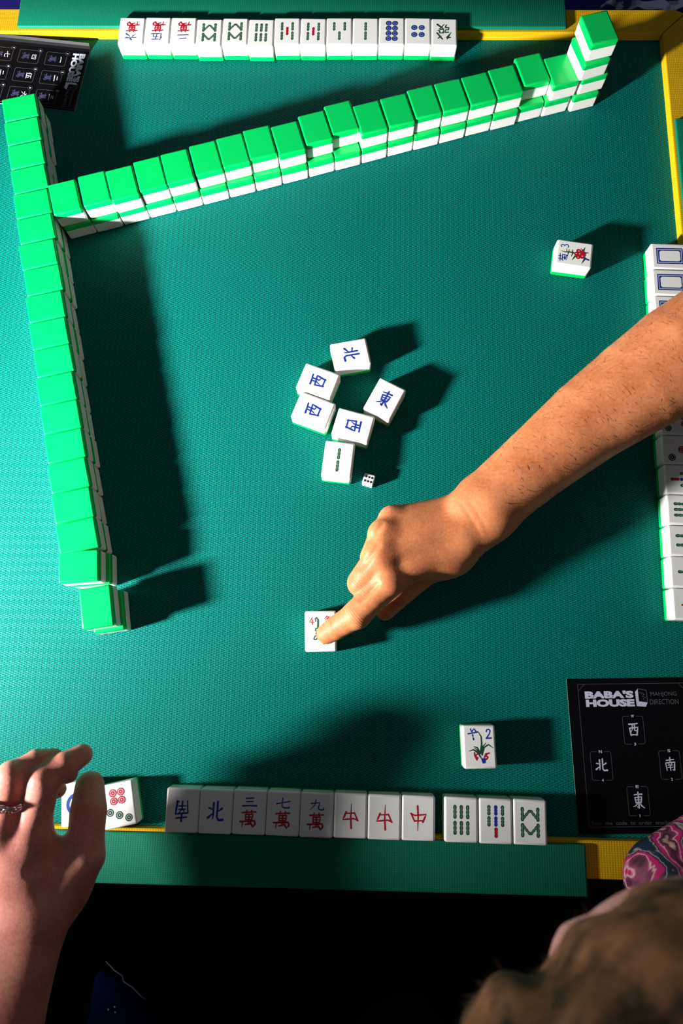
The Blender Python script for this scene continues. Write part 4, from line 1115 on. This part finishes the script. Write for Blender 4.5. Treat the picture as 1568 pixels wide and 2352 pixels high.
# hair: a thick shell over crown and sides plus loose fuzz
prims = [('ell', hd(0, -11, 15), (80, 97, 90), RM, 10), ('ell', hd(-68, -26, 0), (27, 80, 66), RM, 3), ('ell', hd(0, -60, -20), (70, 50, 62), RM, 14)]
Vh, Fh = sdf_mesh(prims, 2.6)
rg = np.random.default_rng(5)
loc = (Vh - HC) @ RM
keepv = (loc[:, 2] > -6 - 0.9 * np.clip(40 - loc[:, 1], 0, 70))          # open over the face, reaching down to the nape behind
kf = keepv[Fh].all(1)
ids = np.unique(Fh[kf]); rem = np.full(len(Vh), -1); rem[ids] = np.arange(len(ids))
wav = 0.9 * np.sin(loc[:, 0] * .21 + loc[:, 1] * .09) + 0.7 * np.sin(loc[:, 1] * .33 + loc[:, 2] * .2)
nv_ = (Vh - HC); nv_ /= np.linalg.norm(nv_, axis=1)[:, None]
Vd = Vh + nv_ * wav[:, None]
hair = link('hair', np_mesh('hair', Vd[ids] - np.array(org), rem[Fh[kf]], ['brown_hair']), pr3)
fz = rg.choice(np.nonzero(kf)[0], 45000)
HV, HF = [], []
for i in fz:
    p0 = Vd[Fh[i, 0]]; n_ = nv_[Fh[i, 0]]; d = n_ * .45 + np.array((-.2, -.8, 0)) + rg.normal(0, .35, 3); d /= np.linalg.norm(d)
    p0 = p0 + rg.normal(0, 1.0, 3)
    s_ = np.cross(d, n_); s_ /= np.linalg.norm(s_) + 1e-9; L = rg.uniform(2.5, 4.5); b = len(HV)
    HV += [p0 - s_ * .11 - n_, p0 + s_ * .11 - n_, p0 + d * L]; HF.append((b, b + 1, b + 2))
tag(link('hair_fuzz', mesh_from('hair_fuzz', [tuple(v - np.array(org)) for v in HV], HF, ['brown_hair']), pr3), 'loose brown hair ends', kind='stuff')
prims = [('cap', (-30, -335, 232), (270, -335, 232), 67, 67, 30), ('cap', (60, -352, 180), (60, -372, -45), 100, 96, 40), ('cap', (180, -352, 180), (180, -372, -45), 100, 96, 40),
         ('cap', (270, -330, 232), (279, -268, 160), 58, 52, 16), ('cap', (-30, -335, 232), (-45, -430, 62), 58, 52, 16)]
V, F = sdf_mesh(prims, 5.0)
link('shirt', np_mesh('shirt', V - np.array(org), F, ['black_cloth']), pr3)

# ------------------------------------------------------------------ bench behind the table and the cloth on it
bench = empty('bench', (0, 1010, -740))
tag(bench, 'navy blue upholstered bench behind the far side of the table', 'bench')
link('seat', bm_mesh('seat', box_bm(-900, 900, -205, 250, 400, 480, 18, 3), ['navy_vinyl'], True), bench)
link('backrest', bm_mesh('backrest', box_bm(-900, 900, 255, 330, 400, 900, 18, 3), ['navy_vinyl'], True), bench)
for sx in (-820, 820):
    for sy in (-160, 210): link('leg', bm_mesh('leg', box_bm(sx - 20, sx + 20, sy - 20, sy + 20, 0, 400, 2), ['table_black']), bench)
c0, c1, c2, c3 = (398.4, 1032.9, -256.0), (554.3, 1025.6, -256.0), (556.5, 1046.0, -256.0), (409.9, 1045.5, -256.0)
Vc, Fc = [], []
for j in range(9):
    for i in range(33):
        u, v = i / 32, j / 8
        q = np.array(c0) * (1 - u) * (1 - v) + np.array(c1) * u * (1 - v) + np.array(c2) * u * v + np.array(c3) * (1 - u) * v
        q[2] += 5 * math.sin(u * 23 + v * 4) * math.sin(v * 5 + 1) + 5; q[1] += 5 * math.sin(u * 17) * (1 - v)
        Vc.append(tuple(q - np.array(c0)))
nC = len(Vc)
Vc += [(x, y, z - 1.2) for x, y, z in Vc]
for j in range(8):
    for i in range(32):
        a = j * 33 + i; Fc.append((a, a + 1, a + 34, a + 33)); Fc.append((nC + a + 33, nC + a + 34, nC + a + 1, nC + a))
cl = link('cloth', mesh_from('cloth', Vc, Fc, ['marbled_cloth'], smooth=True), None, c0)
tag(cl, 'crumpled white and blue marbled cloth on the bench at upper right', 'cloth')
